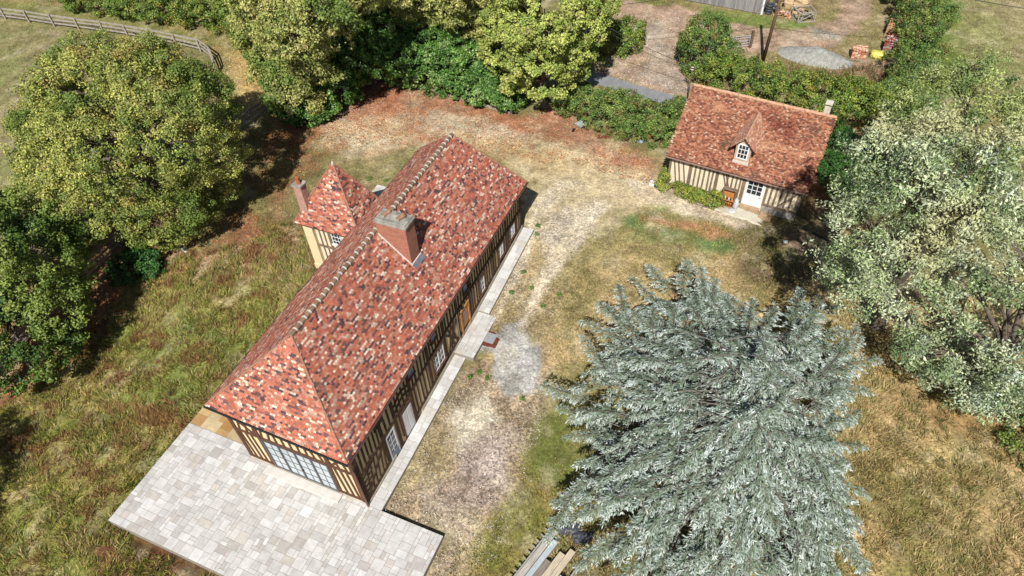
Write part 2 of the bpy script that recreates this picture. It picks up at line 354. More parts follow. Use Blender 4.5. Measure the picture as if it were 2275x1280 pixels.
def build_ground():
    xs = axis(-66, 46, .17, 700); ys = axis(-10, 70, .17, 700)
    X, Y = np.meshgrid(xs, ys); x = X.ravel(); y = Y.ravel()
    z = G(y)+(fbm(x, y, .35, 3)-.5)*.10+(fbm(x, y, 1.6, 9, 2)-.5)*.05
    pd = inpoly(x, y, [(-4.6, -5.5), (12.2, -5.5), (12.2, .7), (9.2, .7), (9.2, 22), (-.2, 22), (-.2, 2.4), (-4.6, 2.4)])
    z = np.where(pd > -.25, np.minimum(z, G(y)-.12), z)
    c, sp = ground_color(x, y)
    nx, ny = len(xs), len(ys)
    i = np.arange(nx-1)[None, :]+nx*np.arange(ny-1)[:, None]; i = i.ravel()
    F = np.stack([i, i+1, i+1+nx, i+nx], 1)
    m, nt, b = nodes('ground_soil'); N = nt.nodes.new; L = nt.links.new
    b.inputs['Roughness'].default_value = .95; b.inputs['Specular IOR Level'].default_value = .1
    a = N('ShaderNodeAttribute'); a.attribute_name = 'Soil'
    tc = N('ShaderNodeTexCoord')
    n1 = N('ShaderNodeTexNoise'); n1.inputs['Scale'].default_value = 6; n1.inputs['Detail'].default_value = 6; n1.inputs['Roughness'].default_value = .75; L(tc.outputs['Object'], n1.inputs[0])
    m1 = N('ShaderNodeMapRange'); m1.inputs[1].default_value = .3; m1.inputs[2].default_value = .7; m1.inputs[3].default_value = .55; m1.inputs[4].default_value = 1.45; L(n1.outputs[0], m1.inputs[0])
    vo = N('ShaderNodeTexVoronoi'); vo.inputs['Scale'].default_value = 11; L(tc.outputs['Object'], vo.inputs[0])
    sx = N('ShaderNodeSeparateColor'); L(vo.outputs['Color'], sx.inputs[0])
    m2 = N('ShaderNodeMapRange'); m2.inputs[3].default_value = -.5; m2.inputs[4].default_value = .5; L(sx.outputs[0], m2.inputs[0])
    k = N('ShaderNodeMath'); k.operation = 'MULTIPLY_ADD'; L(m2.outputs[0], k.inputs[0]); L(a.outputs['Alpha'], k.inputs[1]); k.inputs[2].default_value = 1
    n3 = N('ShaderNodeTexNoise'); n3.inputs['Scale'].default_value = 1.9; n3.inputs['Detail'].default_value = 7; n3.inputs['Roughness'].default_value = .7; L(tc.outputs['Object'], n3.inputs[0])
    m3 = N('ShaderNodeMapRange'); m3.inputs[1].default_value = .32; m3.inputs[2].default_value = .62; m3.inputs[3].default_value = .66; m3.inputs[4].default_value = 1.16; L(n3.outputs[0], m3.inputs[0])
    m0 = N('ShaderNodeMath'); m0.operation = 'MULTIPLY'; L(m1.outputs[0], m0.inputs[0]); L(m3.outputs[0], m0.inputs[1])
    mu = N('ShaderNodeMath'); mu.operation = 'MULTIPLY'; L(m0.outputs[0], mu.inputs[0]); L(k.outputs[0], mu.inputs[1])
    v = N('ShaderNodeVectorMath'); v.operation = 'SCALE'; L(a.outputs['Color'], v.inputs[0]); L(mu.outputs[0], v.inputs[3])
    L(v.outputs[0], b.inputs['Base Color'])
    bp = N('ShaderNodeBump'); bp.inputs['Strength'].default_value = .7; bp.inputs['Distance'].default_value = .06; L(n1.outputs[0], bp.inputs['Height']); L(bp.outputs[0], b.inputs['Normal'])
    o = npmesh('ground', np.stack([x, y, z], 1), F, m, smooth=True)
    at_ = o.data.attributes.new('Soil', 'FLOAT_COLOR', 'POINT')
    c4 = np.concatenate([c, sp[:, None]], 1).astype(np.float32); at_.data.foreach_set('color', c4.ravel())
    tag(o, 'dry sloping ground of straw, gravel and leaf litter around the house', 'ground', kind='structure')
build_ground()
def gz(x, y): return float(G(y))

# ------------------------------------------------------------------ roof tiles
PAL_NEW = [(sc(206, 112, 78), .28), (sc(190, 98, 70), .19), (sc(206, 134, 108), .13), (sc(160, 98, 84), .08), (sc(116, 78, 76), .10), (sc(92, 66, 70), .05), (sc(236, 206, 180), .08), (sc(204, 160, 134), .10)]
PAL_OLD = [(sc(190, 120, 84), .34), (sc(164, 98, 70), .3), (sc(128, 80, 64), .2), (sc(196, 142, 110), .12), (sc(212, 176, 146), .04)]
def pick(pal, n, rg):
    w = np.array([p[1] for p in pal]); w = w/w.sum(); i = rg.choice(len(pal), n, p=w)
    c = np.array([p[0] for p in pal])[i]; return c*rg.uniform(.8, 1.2, (n, 1))*rg.uniform(.95, 1.05, (n, 3))
def tiles(name, corners, mt, pal, parent, tw=.15, ex=.105, seed=1, hole=None, old=False, inset=.02):
    """corners: eave start, eave end, then upper corners going round; tiles follow the eave direction"""
    P = [np.array(c, float) for c in corners]; rg = np.random.default_rng(seed)
    u = P[1]-P[0]; u[2] = 0 if abs(u[2]) < .5 else u[2]; u = P[1]-P[0]; u /= np.linalg.norm(u)
    n = np.cross(u, P[-1]-P[0]); n /= np.linalg.norm(n)
    if n[2] < 0: n = -n
    v = np.cross(n, u); v = v if v[2] > 0 else -v
    uv = [((p-P[0])@u, (p-P[0])@v) for p in P]
    rows = int(max(b for a, b in uv)/ex)+1; V = []; C = []
    amin, amax = min(a for a, b in uv), max(a for a, b in uv)
    for r in range(rows):
        k = np.arange(int((amax-amin)/tw)+2); a = amin+(k-.5*(r % 2)+rg.uniform(-.03, .03, len(k)))*tw; b = r*ex
        d = inpoly(a+tw/2, np.full(len(a), b+ex*.5), uv); a = a[d > -inset]
        if hole is not None and len(a):
            a = a[inpoly(a+tw/2, np.full(len(a), b+ex*.5), hole) < 0]
        V.append(np.stack([a, np.full(len(a), b)], 1))
    A = np.concatenate(V); k = len(A)
    lift = .030+rg.uniform(-.005, .008, k)*(2.2 if old else 1); low = .006
    g = .006; sag = (fbm(A[:, 0], A[:, 1], .8, 3)-.5)*(.10 if old else .02)
    def pt(da, db, h): return P[0]+(A[:, :1]+da)*u+(A[:, 1:]+db)*v+(np.asarray(h)+sag)[:, None]*n
    jt = rg.uniform(-.012, .006, k)[:, None]*(1.8 if old else 1)
    p0 = pt(g, -.01+jt, lift); p1 = pt(tw-g, -.01+jt, lift+rg.uniform(-.004, .004, k)); p2 = pt(tw-g, ex+.02, low+.004); p3 = pt(g, ex+.02, low+.004)
    q0 = pt(g, -.01+jt, lift-.018); q1 = pt(tw-g, -.01+jt, lift-.018)
    Vv = np.stack([p0, p1, p2, p3, q0, q1], 1).reshape(-1, 3)
    b = np.arange(k)[:, None]*6
    F = np.concatenate([b+np.array([0, 1, 2, 3]), b+np.array([4, 5, 1, 0])])
    c = pick(pal, k, rg); c = c*.84+c.mean(1)[:, None]*.16*np.array([1.03, 1., .96])
    if old:
        q = fbm(A[:, 0]+seed*9, A[:, 1], .55, 51, 4); s = fbm(A[:, 0]*.35+7, A[:, 1]*2, 1.0, 91, 3)
        c = c*(1-.55*np.clip((q-.5)*5, 0, 1)[:, None]*np.array([.75, 1, 1]))
        w_ = np.clip((s-.58)*6, 0, 1)[:, None]; c = c*(1-w_*.5)+np.array(sc(224, 170, 132))*w_*.5
    else:
        # runs of two or three like tiles, as laid from the pallet
        same = rg.random(k) < .38; idx = np.arange(k); idx[1:][same[1:]] -= 1; c = c[idx]
        c = c*(.93+.14*fbm(A[:, 0], A[:, 1], .4, 4))[:, None]
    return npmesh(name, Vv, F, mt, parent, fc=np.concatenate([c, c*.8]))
def caps(name, p, q, r, m1, parent, step=.42, mort=None, lift=.02, n=7, wide=1.):
    """half-round cap tiles from p to q, with mortar collars when mort"""
    p = np.array(p, float); q = np.array(q, float); L_ = np.linalg.norm(q-p); k = max(1, int(L_/step)); d = (q-p)/L_
    u = np.cross(d, (0, 0, 1.)); u /= np.linalg.norm(u); w_ = np.cross(u, d)
    a = MB(); ca, cb = sc(150, 122, 98), sc(226, 218, 206)
    def half(mb, s, e, rs, re, cc=None):
        vs = []; 
        for t, rr in ((s, rs), (e, re)):
            for j in range(n+1):
                an = math.pi*j/n; vs.append(p+d*t+u*math.cos(an)*rr*wide+w_*(math.sin(an)*rr+lift))
        fs = [(j, j+1, n+2+j, n+1+j) for j in range(n)]+[tuple(range(n+1))[::-1], tuple(range(n+1, 2*n+2))]
        mb.add(vs, fs, cc)
    for i in range(k):
        s = i*L_/k; e = (i+1)*L_/k; j_ = random.uniform(-.006, .006)
        half(a, s, e-.0, r+j_, r*.93+j_, tuple(np.array(ca)*random.uniform(.75, 1.25)))
        if mort: half(a, e-.035, e+.035, r*1.1, r*1.12, tuple(np.array(cb)*random.uniform(.85, 1.05)))
    o = a.build(name, mat('ridge_mixed', attr=True, rough=.88, spec=.2, var=.2, scale=8) if mort else m1, parent, col=bool(mort))
    return o
random.seed(3)

# ------------------------------------------------------------------ main house
L, ZE, ZW, ZR, Y0R, Y1R = 21.62, 5.35, 5.68, 9.27, 3.12, 19.70
SE_, NE_, NW_, SW_ = (8, 0, ZE), (8, L, ZE), (0, L+.43, ZW), (0, 0, ZW)
RS, RN = (4, Y0R, ZR), (4, Y1R, ZR)
XE, YS = 7.66, .48
house = thing('farmhouse', 'long half-timbered house with a mottled red tiled hip roof and paved terrace at its end', 'house')
def roof_deck(parent, faces, th=.14, name='roof_deck'):
    mb = MB()
    for f in faces:
        P = [np.array(p, float) for p in f]; lo = [p-(0, 0, th) for p in P]; n = len(P)
        mb.add(P+lo, [tuple(range(n)), tuple(range(n, 2*n))[::-1]]+[(i, i+n, (i+1) % n+n, (i+1) % n) for i in range(n)])
    return mb.build(name, M_deck, parent)
roof = roof_deck(house, [[SE_, NE_, RN, RS], [NW_, SW_, RS, RN], [SW_, SE_, RS], [NE_, NW_, RN]], name='roof')
chim_hole = None
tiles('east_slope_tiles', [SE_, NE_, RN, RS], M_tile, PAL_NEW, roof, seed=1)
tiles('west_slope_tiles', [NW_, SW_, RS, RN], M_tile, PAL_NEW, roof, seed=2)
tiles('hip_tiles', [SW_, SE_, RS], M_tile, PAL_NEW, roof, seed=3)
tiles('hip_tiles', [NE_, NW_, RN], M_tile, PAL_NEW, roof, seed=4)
caps('ridge_tiles', (4, Y0R-.05, ZR-.03), (4, Y1R+.1, ZR-.03), .13, M_ridge, roof, .38, M_mortar)
M_hip = mat('hip_mortar', sc(176, 128, 104), .9, .2, .25, 10)
for a, b in ((RS, SE_), (RS, SW_), (RN, NE_), (RN, NW_)):
    caps('hip_cap', a, b, .055, M_hip, roof, .3, None, lift=.01)
# gutters
gm = MB()
gm.tube([(8.07, -.05, ZE-.08), (8.07, L+.05, ZE-.08)], .055); gm.tube([(-.07, -.05, ZW-.08), (-.07, L+.45, ZW-.08)], .055)
gm.build('gutter', mat('gutter_zinc', sc(92, 70, 62), .5, .4, .1), house)
gm = MB(); gm.tube([(-.05, -.07, ZW-.09), (8.05, -.07, ZE-.09)], .05); gm.build('gutter', M_black, house)
dp = MB(); dp.tube([(8.0, .02, ZE-.15), (7.72, .36, 3.6), (7.74, .36, .1)], .05); dp.build('downpipe', mat('copper_brown', sc(120, 78, 62), .5, .4, .1), house)

# walls (cream infill) and plinth
w_ = MB(); w_.hexa([(.34, YS, -.3), (XE, YS, -.3), (XE, 21.27, -.3), (.34, 21.4, -.3)], [(.34, YS, 5.62), (XE, YS, 5.42), (XE, 21.27, 5.42), (.34, 21.4, 5.62)])
wall = w_.build('wall', M_plaster, house)
pl = MB(); ys = np.linspace(YS-.06, 21.3, 15)
for a, b in zip(ys[:-1], ys[1:]):
    za, zb = float(G(a))+.34, float(G(b))+.34
    if 2.7 < (a+b)/2 < 5.8: continue
    pl.hexa([(.28, a, -.4), (XE+.07, a, -.4), (XE+.07, b, -.4), (.28, b, -.4)], [(.28, a, za), (XE+.07, a, za), (XE+.07, b, zb), (.28, b, zb)])
pl.build('plinth', M_stone, house)
# timber frame: east wall
def emid(y): return 2.62+.062*min(max(y-.8, 0), 12.2)
def esill(y): return float(G(y))+.44
X1 = XE+.045
def strip(mb, a, b, w, x=XE, d=.045):    # timber on the east wall between (y,z) points a and b
    (y0, z0), (y1, z1) = a, b; l = math.hypot(y1-y0, z1-z0); ny, nz = -(z1-z0)/l*w/2, (y1-y0)/l*w/2
    q = [(y0+ny, z0+nz), (y0-ny, z0-nz), (y1-ny, z1-nz), (y1+ny, z1+nz)]
    mb.add([(x-.02, *p) for p in q]+[(x+d, *p) for p in q], [(0, 1, 2, 3), (7, 6, 5, 4), (0, 4, 5, 1), (1, 5, 6, 2), (2, 6, 7, 3), (3, 7, 4, 0)])
tf = MB(); rg = random.Random(5)
openings = [(3.0, 3.9, -1, 2.62), (4.6, 5.68, -1, 2.5), (8.25, 9.6, 1.35, 2.9), (11.75, 13.0, 0, 2.85), (14.5, 15.25, 1.6, 3.0), (17.35, 18.2, 2.0, 3.15), (19.2, 20.1, 2.1, 3.25),
            (2.4, 3.4, 3.95, 4.5), (5.8, 6.5, 3.95, 4.6), (8.45, 9.05, 3.95, 4.5), (12.5, 13.3, 3.8, 4.45)]
def clear(y, z, pad=.03):
    return not any(a-pad < y < b+pad and c-pad < z < d+pad for a, b, c, d in openings)
def stud(y0, z0, y1, z1, w):
    n = 14; run = None
    for i in range(n+1):
        t = i/n; y = y0+(y1-y0)*t; z = z0+(z1-z0)*t; ok = clear(y, z, .04)
        if ok and run is None: run = (y, z)
        if (not ok or i == n) and run is not None:
            e = (y, z)
            if math.hypot(e[0]-run[0], e[1]-run[1]) > .15: strip(tf, run, e, w, d=.035+rg.uniform(0, .008))
            run = None
posts = [.62, 2.86, 4.1, 5.82, 7.9, 9.8, 11.5, 13.15, 16.6, 18.7, 21.1]
for i, y in enumerate(posts):
    strip(tf, (y, float(G(y))+(.05 if y in (2.86, 4.1, 5.82) else .4)), (y, 5.4), .24 if i else .3, d=.052)
for a, b in zip(posts[:-1], posts[1:]):
    if a != 2.86 and not (a == 4.1): strip(tf, (a, esill(a)), (b, esill(b)), .2, d=.058)
    strip(tf, (a, emid(a)), (b, emid(b)), .17, d=.056)
    k = max(2, int((b-a)/.31)); style = posts.index(a)
    for j in range(1, k):
        y = a+(b-a)*j/k+rg.uniform(-.02, .02); lean = 0
        if style in (4, 5): lean = (.55 if j < k/2 else -.55)
        if style in (0,): lean = .25
        if style in (2,): lean = 0
        zl, zu = esill(y), emid(y)
        y2 = min(max(y+lean, a+.1), b-.1)
        stud(y, zl+.08, y2, zu-.07, .1+rg.uniform(0, .03))
        stud(y, zu+.07, y+(.12 if style % 3 == 0 else 0), 5.35, .1+rg.uniform(0, .03))
strip(tf, (.3, 5.36), (21.3, 5.36), .16, d=.06)
for a, b, c in ((.7, .35, 2.6), (5.95, .8, 2.8), (9.0, 1.0, 3.0)): pass
# fern-pattern braces near the south corner and arched braces by the wide door
for k_ in range(5):
    z = 1.0+.42*k_; stud(.8, z, 1.35+.12*k_, z+.25, .1)
strip(tf, (.75, .55), (2.75, 2.55), .13, d=.05); strip(tf, (10.0, 2.9), (11.3, 1.1), .14, d=.05); strip(tf, (9.95, 1.0), (11.3, 2.9), .12, d=.048)
for z in (3.2, 3.7):
    for t in range(6):
        y = 4.25+t*.25; strip(tf, (y, z+.3*math.sin(t/6*math.pi)), (y+.26, z+.3*math.sin((t+1)/6*math.pi)), .13, d=.05)
tf.build('timber_frame', mat('timber_shaded', sc(84, 62, 48), .85, .2, .35, 3, .5, 30), house)  # timber colour darkened to carry the east wall's shade
# south wall timber
def sstrip(mb, a, b, w, y=YS, d=.045):
    (x0, z0), (x1, z1) = a, b; l = math.hypot(x1-x0, z1-z0); nx, nz = -(z1-z0)/l*w/2, (x1-x0)/l*w/2
    q = [(x0+nx, z0+nz), (x1+nx, z1+nz), (x1-nx, z1-nz), (x0-nx, z0-nz)]
    mb.add([(p[0], y+.02, p[1]) for p in q]+[(p[0], y-d, p[1]) for p in q], [(0, 1, 2, 3), (7, 6, 5, 4), (0, 4, 5, 1), (1, 5, 6, 2), (2, 6, 7, 3), (3, 7, 4, 0)])
ts = MB()
sstrip(ts, (.44, .38), (.44, 5.5), .24, d=.06); sstrip(ts, (7.54, .3), (7.54, 5.3), .26, d=.06)
sstrip(ts, (1.92, .34), (1.92, 5.4), .22, d=.06); sstrip(ts, (6.1, .34), (6.1, 5.3), .22, d=.06)
sstrip(ts, (.3, .46), (1.9, .46), .18, d=.065); sstrip(ts, (6.1, .46), (7.6, .46), .18, d=.065)
sstrip(ts, (.3, 3.18), (7.7, 3.18), .2, d=.056); sstrip(ts, (.3, 5.25), (7.7, 5.15), .2, d=.056)
for x in (.8, 1.16, 1.5): sstrip(ts, (x, .5), (x-.14, 3.1), .12)
for x in (6.45, 6.8, 7.15): sstrip(ts, (x+.12, .5), (x-.08, 3.1), .13)
for i in range(15):
    x = .75+i*.46; ln = .35 if i < 5 else (-.35 if i > 9 else 0)
    sstrip(ts, (x, 3.25), (x+ln, 5.1), .13, d=.04)
sstrip(ts, (.55, 4.6), (1.7, 3.3), .13, d=.05); sstrip(ts, (6.3, 3.3), (7.4, 4.6), .13, d=.05)
ts.build('timber_frame', M_timber, house)
# west and north walls, seen only from elsewhere
tw_ = MB()
for i in range(48):
    y = .7+i*.43; tw_.box(.30, .345, y, y+.11, float(G(y))+.35, 5.5)
for z in (.6, 3.2, 5.4): tw_.box(.285, .345, .5, 21.2, z+(.7 if z < 1 else 0), z+.18+(.7 if z < 1 else 0))
for i in range(17):
    x = .5+i*.42; tw_.hexa([(x, 21.2, 1.7), (x+.11, 21.2, 1.7), (x+.11, 21.44, 1.7), (x, 21.44, 1.7)], [(x, 21.2, 5.3), (x+.11, 21.2, 5.3), (x+.11, 21.44, 5.3), (x, 21.44, 5.3)])
tw_.build('timber_frame', M_timber, house)

# glazed garden doors
gd = MB(); gx0, gx1, gz0, gz1 = 2.05, 5.97, .34, 3.06; pw = (gx1-gx0)/4
fr = MB()
fr.box(gx0, gx1, YS-.07, YS+.0, gz0, gz0+.08); fr.box(gx0, gx1, YS-.07, YS, gz1-.08, gz1)
for i in range(5): fr.box(gx0+i*pw-.055, gx0+i*pw+.055, YS-.08, YS, gz0+.002, gz1-.002)
garden = fr.build('glazed_door', M_anthr, house)
pn = MB(); pn.box(gx0+.04, gx1-.04, YS-.03, YS-.015, gz0+.06, gz1-.06); pn.build('pane', M_glassc, garden)
gb = MB()
for i in range(4):
    a = gx0+i*pw; gb.box(a+pw/2-.015, a+pw/2+.015, YS-.05, YS-.025, gz0+.08, gz1-.08)
    for j in range(1, 4): gb.box(a+.055, a+pw-.055, YS-.048, YS-.027, gz0+(gz1-gz0)*j/4-.014, gz0+(gz1-gz0)*j/4+.014)
gb.build('glazing_bars', M_anthr, garden)
hd = MB(); hd.box(gx0+2*pw+.07, gx0+2*pw+.09, YS-.14, YS-.08, 1.3, 1.45); hd.build('handle', M_black, garden)

def ewindow(y0, y1, z0, z1, nx=2, nz=3, frame=M_white, glass=M_glassd, name='window', sash=.06, sill=True, surround=True):
    f = MB(); x = XE+.012
    f.box(x-.03, x+.03, y0, y0+sash, z0, z1); f.box(x-.03, x+.03, y1-sash, y1, z0, z1)
    f.box(x-.03, x+.028, y0+sash, y1-sash, z0, z0+sash); f.box(x-.03, x+.028, y0+sash, y1-sash, z1-sash, z1)
    if nx > 1: f.box(x-.03, x+.034, (y0+y1)/2-.05, (y0+y1)/2+.05, z0+sash, z1-sash)
    o = f.build(name, frame, house)
    p = MB(); p.box(x-.03, x+.006, y0+sash*.5, y1-sash*.5, z0+sash*.5, z1-sash*.5); p.build('pane', glass, o)
    b = MB()
    for j in range(1, nz): z = z0+(z1-z0)*j/nz; b.box(x-.01, x+.018, y0+sash, y1-sash, z-.015, z+.015)
    for j in range(1, nx*2):
        if j % 2: y = y0+(y1-y0)*j/(nx*2); b.box(x-.01, x+.016, y-.013, y+.013, z0+sash, z1-sash)
    if nz > 1 or nx > 1: b.build('glazing_bars', frame, o)
    if surround:
        s = MB(); s.box(XE-.01, XE+.07, y0-.12, y0-.002, z0-.1, z1+.1); s.box(XE-.01, XE+.07, y1+.002, y1+.12, z0-.1, z1+.1)
        s.box(XE-.01, XE+.075, y0-.12, y1+.12, z1+.005, z1+.12); s.box(XE-.01, XE+.12, y0-.12, y1+.12, z0-.13, z0-.003)
        s.build('window_surround', M_timber, o)
    return o
ewindow(8.3, 9.55, 1.4, 2.85); ewindow(17.4, 18.15, 2.05, 3.1); ewindow(19.25, 20.05, 2.15, 3.2); ewindow(14.55, 15.2, 1.65, 2.95, nx=1)
M_bluegl = mat('glass_sky', sc(120, 150, 190), .12, .6, .15, 1)
for a, b, c, d in ((5.85, 6.45, 4.0, 4.48), (8.5, 9.0, 4.0, 4.4), (12.55, 13.3, 3.85, 4.35)):
    ewindow(a, b, c, d, nx=1, nz=2, frame=M_whitedoor, glass=M_bluegl, sash=.05)
ho_ = MB(); ho_.box(XE-.05, XE+.02, 2.45, 3.35, 3.98, 4.45); ho_.build('shutter_opening', M_black, house)
# doors
d_ = MB(); d_.box(XE-.02, XE+.03, 4.62, 5.62, .14, 2.42); gar = d_.build('wide_door', M_whitedoor, house)
q_ = MB(); q_.box(XE+.03, XE+.045, 4.74, 5.08, .3, 2.25); q_.box(XE+.03, XE+.045, 5.16, 5.5, .3, 2.25); q_.build('door_panel', M_white, gar)
s_ = MB(); s_.box(XE-.02, XE+.06, 4.5, 4.62, .1, 2.6); s_.box(XE-.02, XE+.06, 5.62, 5.74, .1, 2.6); s_.box(XE-.02, XE+.062, 4.5, 5.74, 2.42, 2.62); s_.build('door_frame', M_timber, gar)
o_ = ewindow(3.02, 3.86, .12, 2.5, nx=1, nz=5, frame=M_whitedoor, name='glazed_side_door', surround=False, sash=.1)
k_ = MB(); k_.box(XE+.01, XE+.05, 3.12, 3.76, .2, .75); k_.build('door_panel', M_lead, o_)
d_ = MB(); d_.box(XE-.02, XE+.04, 11.95, 12.8, .86, 2.75); oak = d_.build('oak_door', M_oak, house)
q_ = MB(); q_.box(XE+.03, XE+.048, 12.1, 12.65, 1.75, 2.6); q_.build('door_window', M_glassd, oak)
q_ = MB()
for z in (1.75, 2.03, 2.31, 2.6): q_.box(XE+.03, XE+.056, 12.08, 12.67, z-.02, z+.02)
for y in (12.1, 12.37, 12.65): q_.box(XE+.03, XE+.055, y-.015, y+.015, 1.73, 2.62)
q_.build('glazing_bars', M_oak, oak)
s_ = MB(); s_.box(XE-.02, XE+.09, 11.8, 11.95, .8, 2.9); s_.box(XE-.02, XE+.09, 12.8, 12.95, .8, 2.9); s_.box(XE-.02, XE+.095, 11.8, 12.95, 2.75, 2.93); s_.build('door_frame', M_oak, oak)
q_ = MB(); q_.box(XE, XE+.12, 12.0, 12.15, 3.0, 3.15); q_.build('wall_lamp', M_black, house)
q_ = MB(); q_.tube([(XE+.1, 11.35, 3.3), (XE+.1, 11.35, 1.1)], .035); q_.build('drain_pipe', M_timberg, house)

# big brick chimney on the east slope
bc = MB(); bc.box(4.15, 5.92, 10.62, 11.5, 7.1, 9.95); chim = bc.build('brick_chimney', M_brick, house)
c_ = MB(); c_.box(4.08, 6.0, 10.54, 11.58, 9.9, 10.08); c_.box(4.14, 5.94, 10.6, 11.52, 10.08, 10.16); c_.blob((5.0, 11.15, 10.15), (.8, .38, .12), 3, col=None); c_.build('cap_stone', M_capstone, chim, bevel=.03)
for i, x in enumerate((4.55, 5.4)):
    p_ = MB(); n = 12; vs = []
    a0 = np.array([x, 10.86, 10.26]); d0 = np.array([.35, .8, .1]); d0 /= np.linalg.norm(d0); u0 = np.cross(d0, (0, 0, 1)); u0 /= np.linalg.norm(u0); v0 = np.cross(u0, d0)
    rings = [(0, .13), (.45, .13), (.45, .10), (.02, .10)]
    for t, r in rings:
        for j in range(n): an = 2*math.pi*j/n; vs.append(a0+d0*t+r*(math.cos(an)*u0+math.sin(an)*v0))
    fs = [(k*n+j, k*n+(j+1) % n, (k+1)*n+(j+1) % n, (k+1)*n+j) for k in range(3) for j in range(n)]+[(3*n+j, 3*n+(j+1) % n, (j+1) % n, j) for j in range(n)]
    p_.add(vs, fs); pot = p_.build('chimney_pot', mat('pot_clay', sc(168, 128, 104), .9, .1, .3, 6), chim)
    p_ = MB(); p_.tube([a0+d0*.3, a0+d0*.32], .101, 12); p_.build('flue', M_black, pot)
fl = MB(); zz = lambda x: ZE+(8-x)*(ZR-ZE)/4
fl.hexa([(4.2, 10.56, zz(4.2)-.1), (5.98, 10.56, zz(5.98)-.1), (5.98, 10.62, zz(5.98)-.1), (4.2, 10.62, zz(4.2)-.1)], [(4.2, 10.56, zz(4.2)+.1), (5.98, 10.56, zz(5.98)+.1), (5.98, 10.62, zz(5.98)+.1), (4.2, 10.62, zz(4.2)+.1)])
fl.hexa([(5.92, 10.62, 7.2), (5.98, 10.62, 7.2), (5.98, 11.56, 7.2), (5.92, 11.56, 7.2)], [(5.92, 10.62, 7.47), (5.98, 10.62, 7.47), (5.98, 11.56, 7.47), (5.92, 11.56, 7.47)])
fl.build('mortar_flashing', M_mortar, chim)
fl = MB(); fl.hexa([(5.98, 10.6, zz(5.98)), (6.16, 10.6, zz(6.16)), (6.16, 11.6, zz(6.16)), (5.98, 11.6, zz(5.98))], [(5.98, 10.6, zz(5.98)+.05), (6.16, 10.6, zz(6.16)+.05), (6.16, 11.6, zz(6.16)+.05), (5.98, 11.6, zz(5.98)+.05)]); fl.build('lead_flashing', M_lead, chim)

# turret on the west side
TX0, TX1, TY0, TY1, TZ, TA = -4.42, .5, 13.35, 16.75, 4.95, (-1.6, 15.1, 9.0)
tur = roof_deck(house, [[(TX0, TY0, TZ), (TX1, TY0, TZ), TA], [(TX1, TY0, TZ), (TX1, TY1, TZ), TA], [(TX1, TY1, TZ), (TX0, TY1, TZ), TA], [(TX0, TY1, TZ), (TX0, TY0, TZ), TA]], name='turret_roof')
cs = [(TX0, TY0, TZ), (TX1, TY0, TZ), (TX1, TY1, TZ), (TX0, TY1, TZ)]
for i in range(4):
    a, b = cs[i], cs[(i+1) % 4]; tiles('turret_tiles', [a, b, TA], M_tile, PAL_NEW, tur, seed=20+i, tw=.16)
for c in cs: caps('hip_cap', TA, c, .06, M_hip, tur, .22, None, lift=.01)
q_ = MB(); q_.tube([(TA[0], TA[1], 8.9), (TA[0], TA[1], 9.15)], [.12, .02]); q_.build('finial', M_mortar, tur)
q_ = MB(); q_.box(-3.85, .4, 13.8, 16.4, 0, 4.95); tw = q_.build('turret_wall', M_plaster2, house)
q_ = MB(); q_.box(-4.05, -3.35, 13.55, 14.1, .3, 4.9); q_.box(-4.1, -3.3, 13.5, 14.15, .3, 1.25); q_.build('stone_pier', M_plaster, house)
q_ = MB(); q_.box(-3.9, .4, 13.72, 13.8, 2.9, 3.05)
for x in (-3.1, -2.75, -2.42, -1.1, -.75, -.4): q_.box(x, x+.11, 13.76, 13.8, 1.3, 4.8)
q_.box(-2.32, -2.2, 13.75, 13.8, 3.1, 4.85); q_.build('timber_frame', M_timberg, house)
q_ = MB(); x0, x1, z0, z1 = -2.15, -1.4, 3.45, 4.45
q_.box(x0-.1, x1+.1, 13.7, 13.79, z0-.12, z0); q_.box(x0, x0+.07, 13.73, 13.8, z0, z1); q_.box(x1-.07, x1, 13.73, 13.8, z0, z1); q_.box(x0+.07, x1-.07, 13.732, 13.8, z1-.07, z1); q_.box(x0+.07, x1-.07, 13.732, 13.8, z0+.001, z0+.07)
for k in (1, 2): q_.box(x0+.07, x1-.07, 13.745, 13.78, z0+k/3*(z1-z0)-.015, z0+k/3*(z1-z0)+.015)
for k in (1, 2): q_.box(x0+k/3*(x1-x0)-.015, x0+k/3*(x1-x0)+.015, 13.747, 13.78, z0+.07, z1-.07)
tw_win = q_.build('window', M_white, house)
q_ = MB(); q_.box(x0+.03, x1-.03, 13.775, 13.79, z0+.03, z1-.03); q_.build('pane', M_glassd, tw_win)
# slim chimney on the turret
q_ = MB(); q_.hexa([(-3.9, 13.66, 4.8), (-3.28, 13.66, 4.8), (-3.28, 14.26, 4.8), (-3.9, 14.26, 4.8)], [(-3.85, 13.7, 7.72), (-3.33, 13.7, 7.72), (-3.33, 14.22, 7.72), (-3.85, 14.22, 7.72)])
slim = q_.build('slim_chimney', M_brickp, house)
q_ = MB(); q_.box(-3.93, -3.25, 13.62, 14.3, 7.72, 7.8); q_.build('cap_stone', M_capstone, slim)
q_ = MB(); q_.tube([(-3.58, 13.95, 7.8), (-3.58, 13.95, 8.12), (-3.58, 13.95, 8.25)], [.14, .11, .125], 10); q_.build('chimney_pot', M_terra, slim)
q_ = MB(); q_.hexa([(-3.29, 13.65, 4.9), (-3.2, 13.65, 4.9), (-3.2, 14.25, 4.9), (-3.29, 14.25, 4.9)], [(-3.29, 13.65, 5.5), (-3.22, 13.65, 5.5), (-3.22, 14.25, 6.1), (-3.29, 14.25, 6.1)]); q_.build('lead_flashing', M_lead, slim)

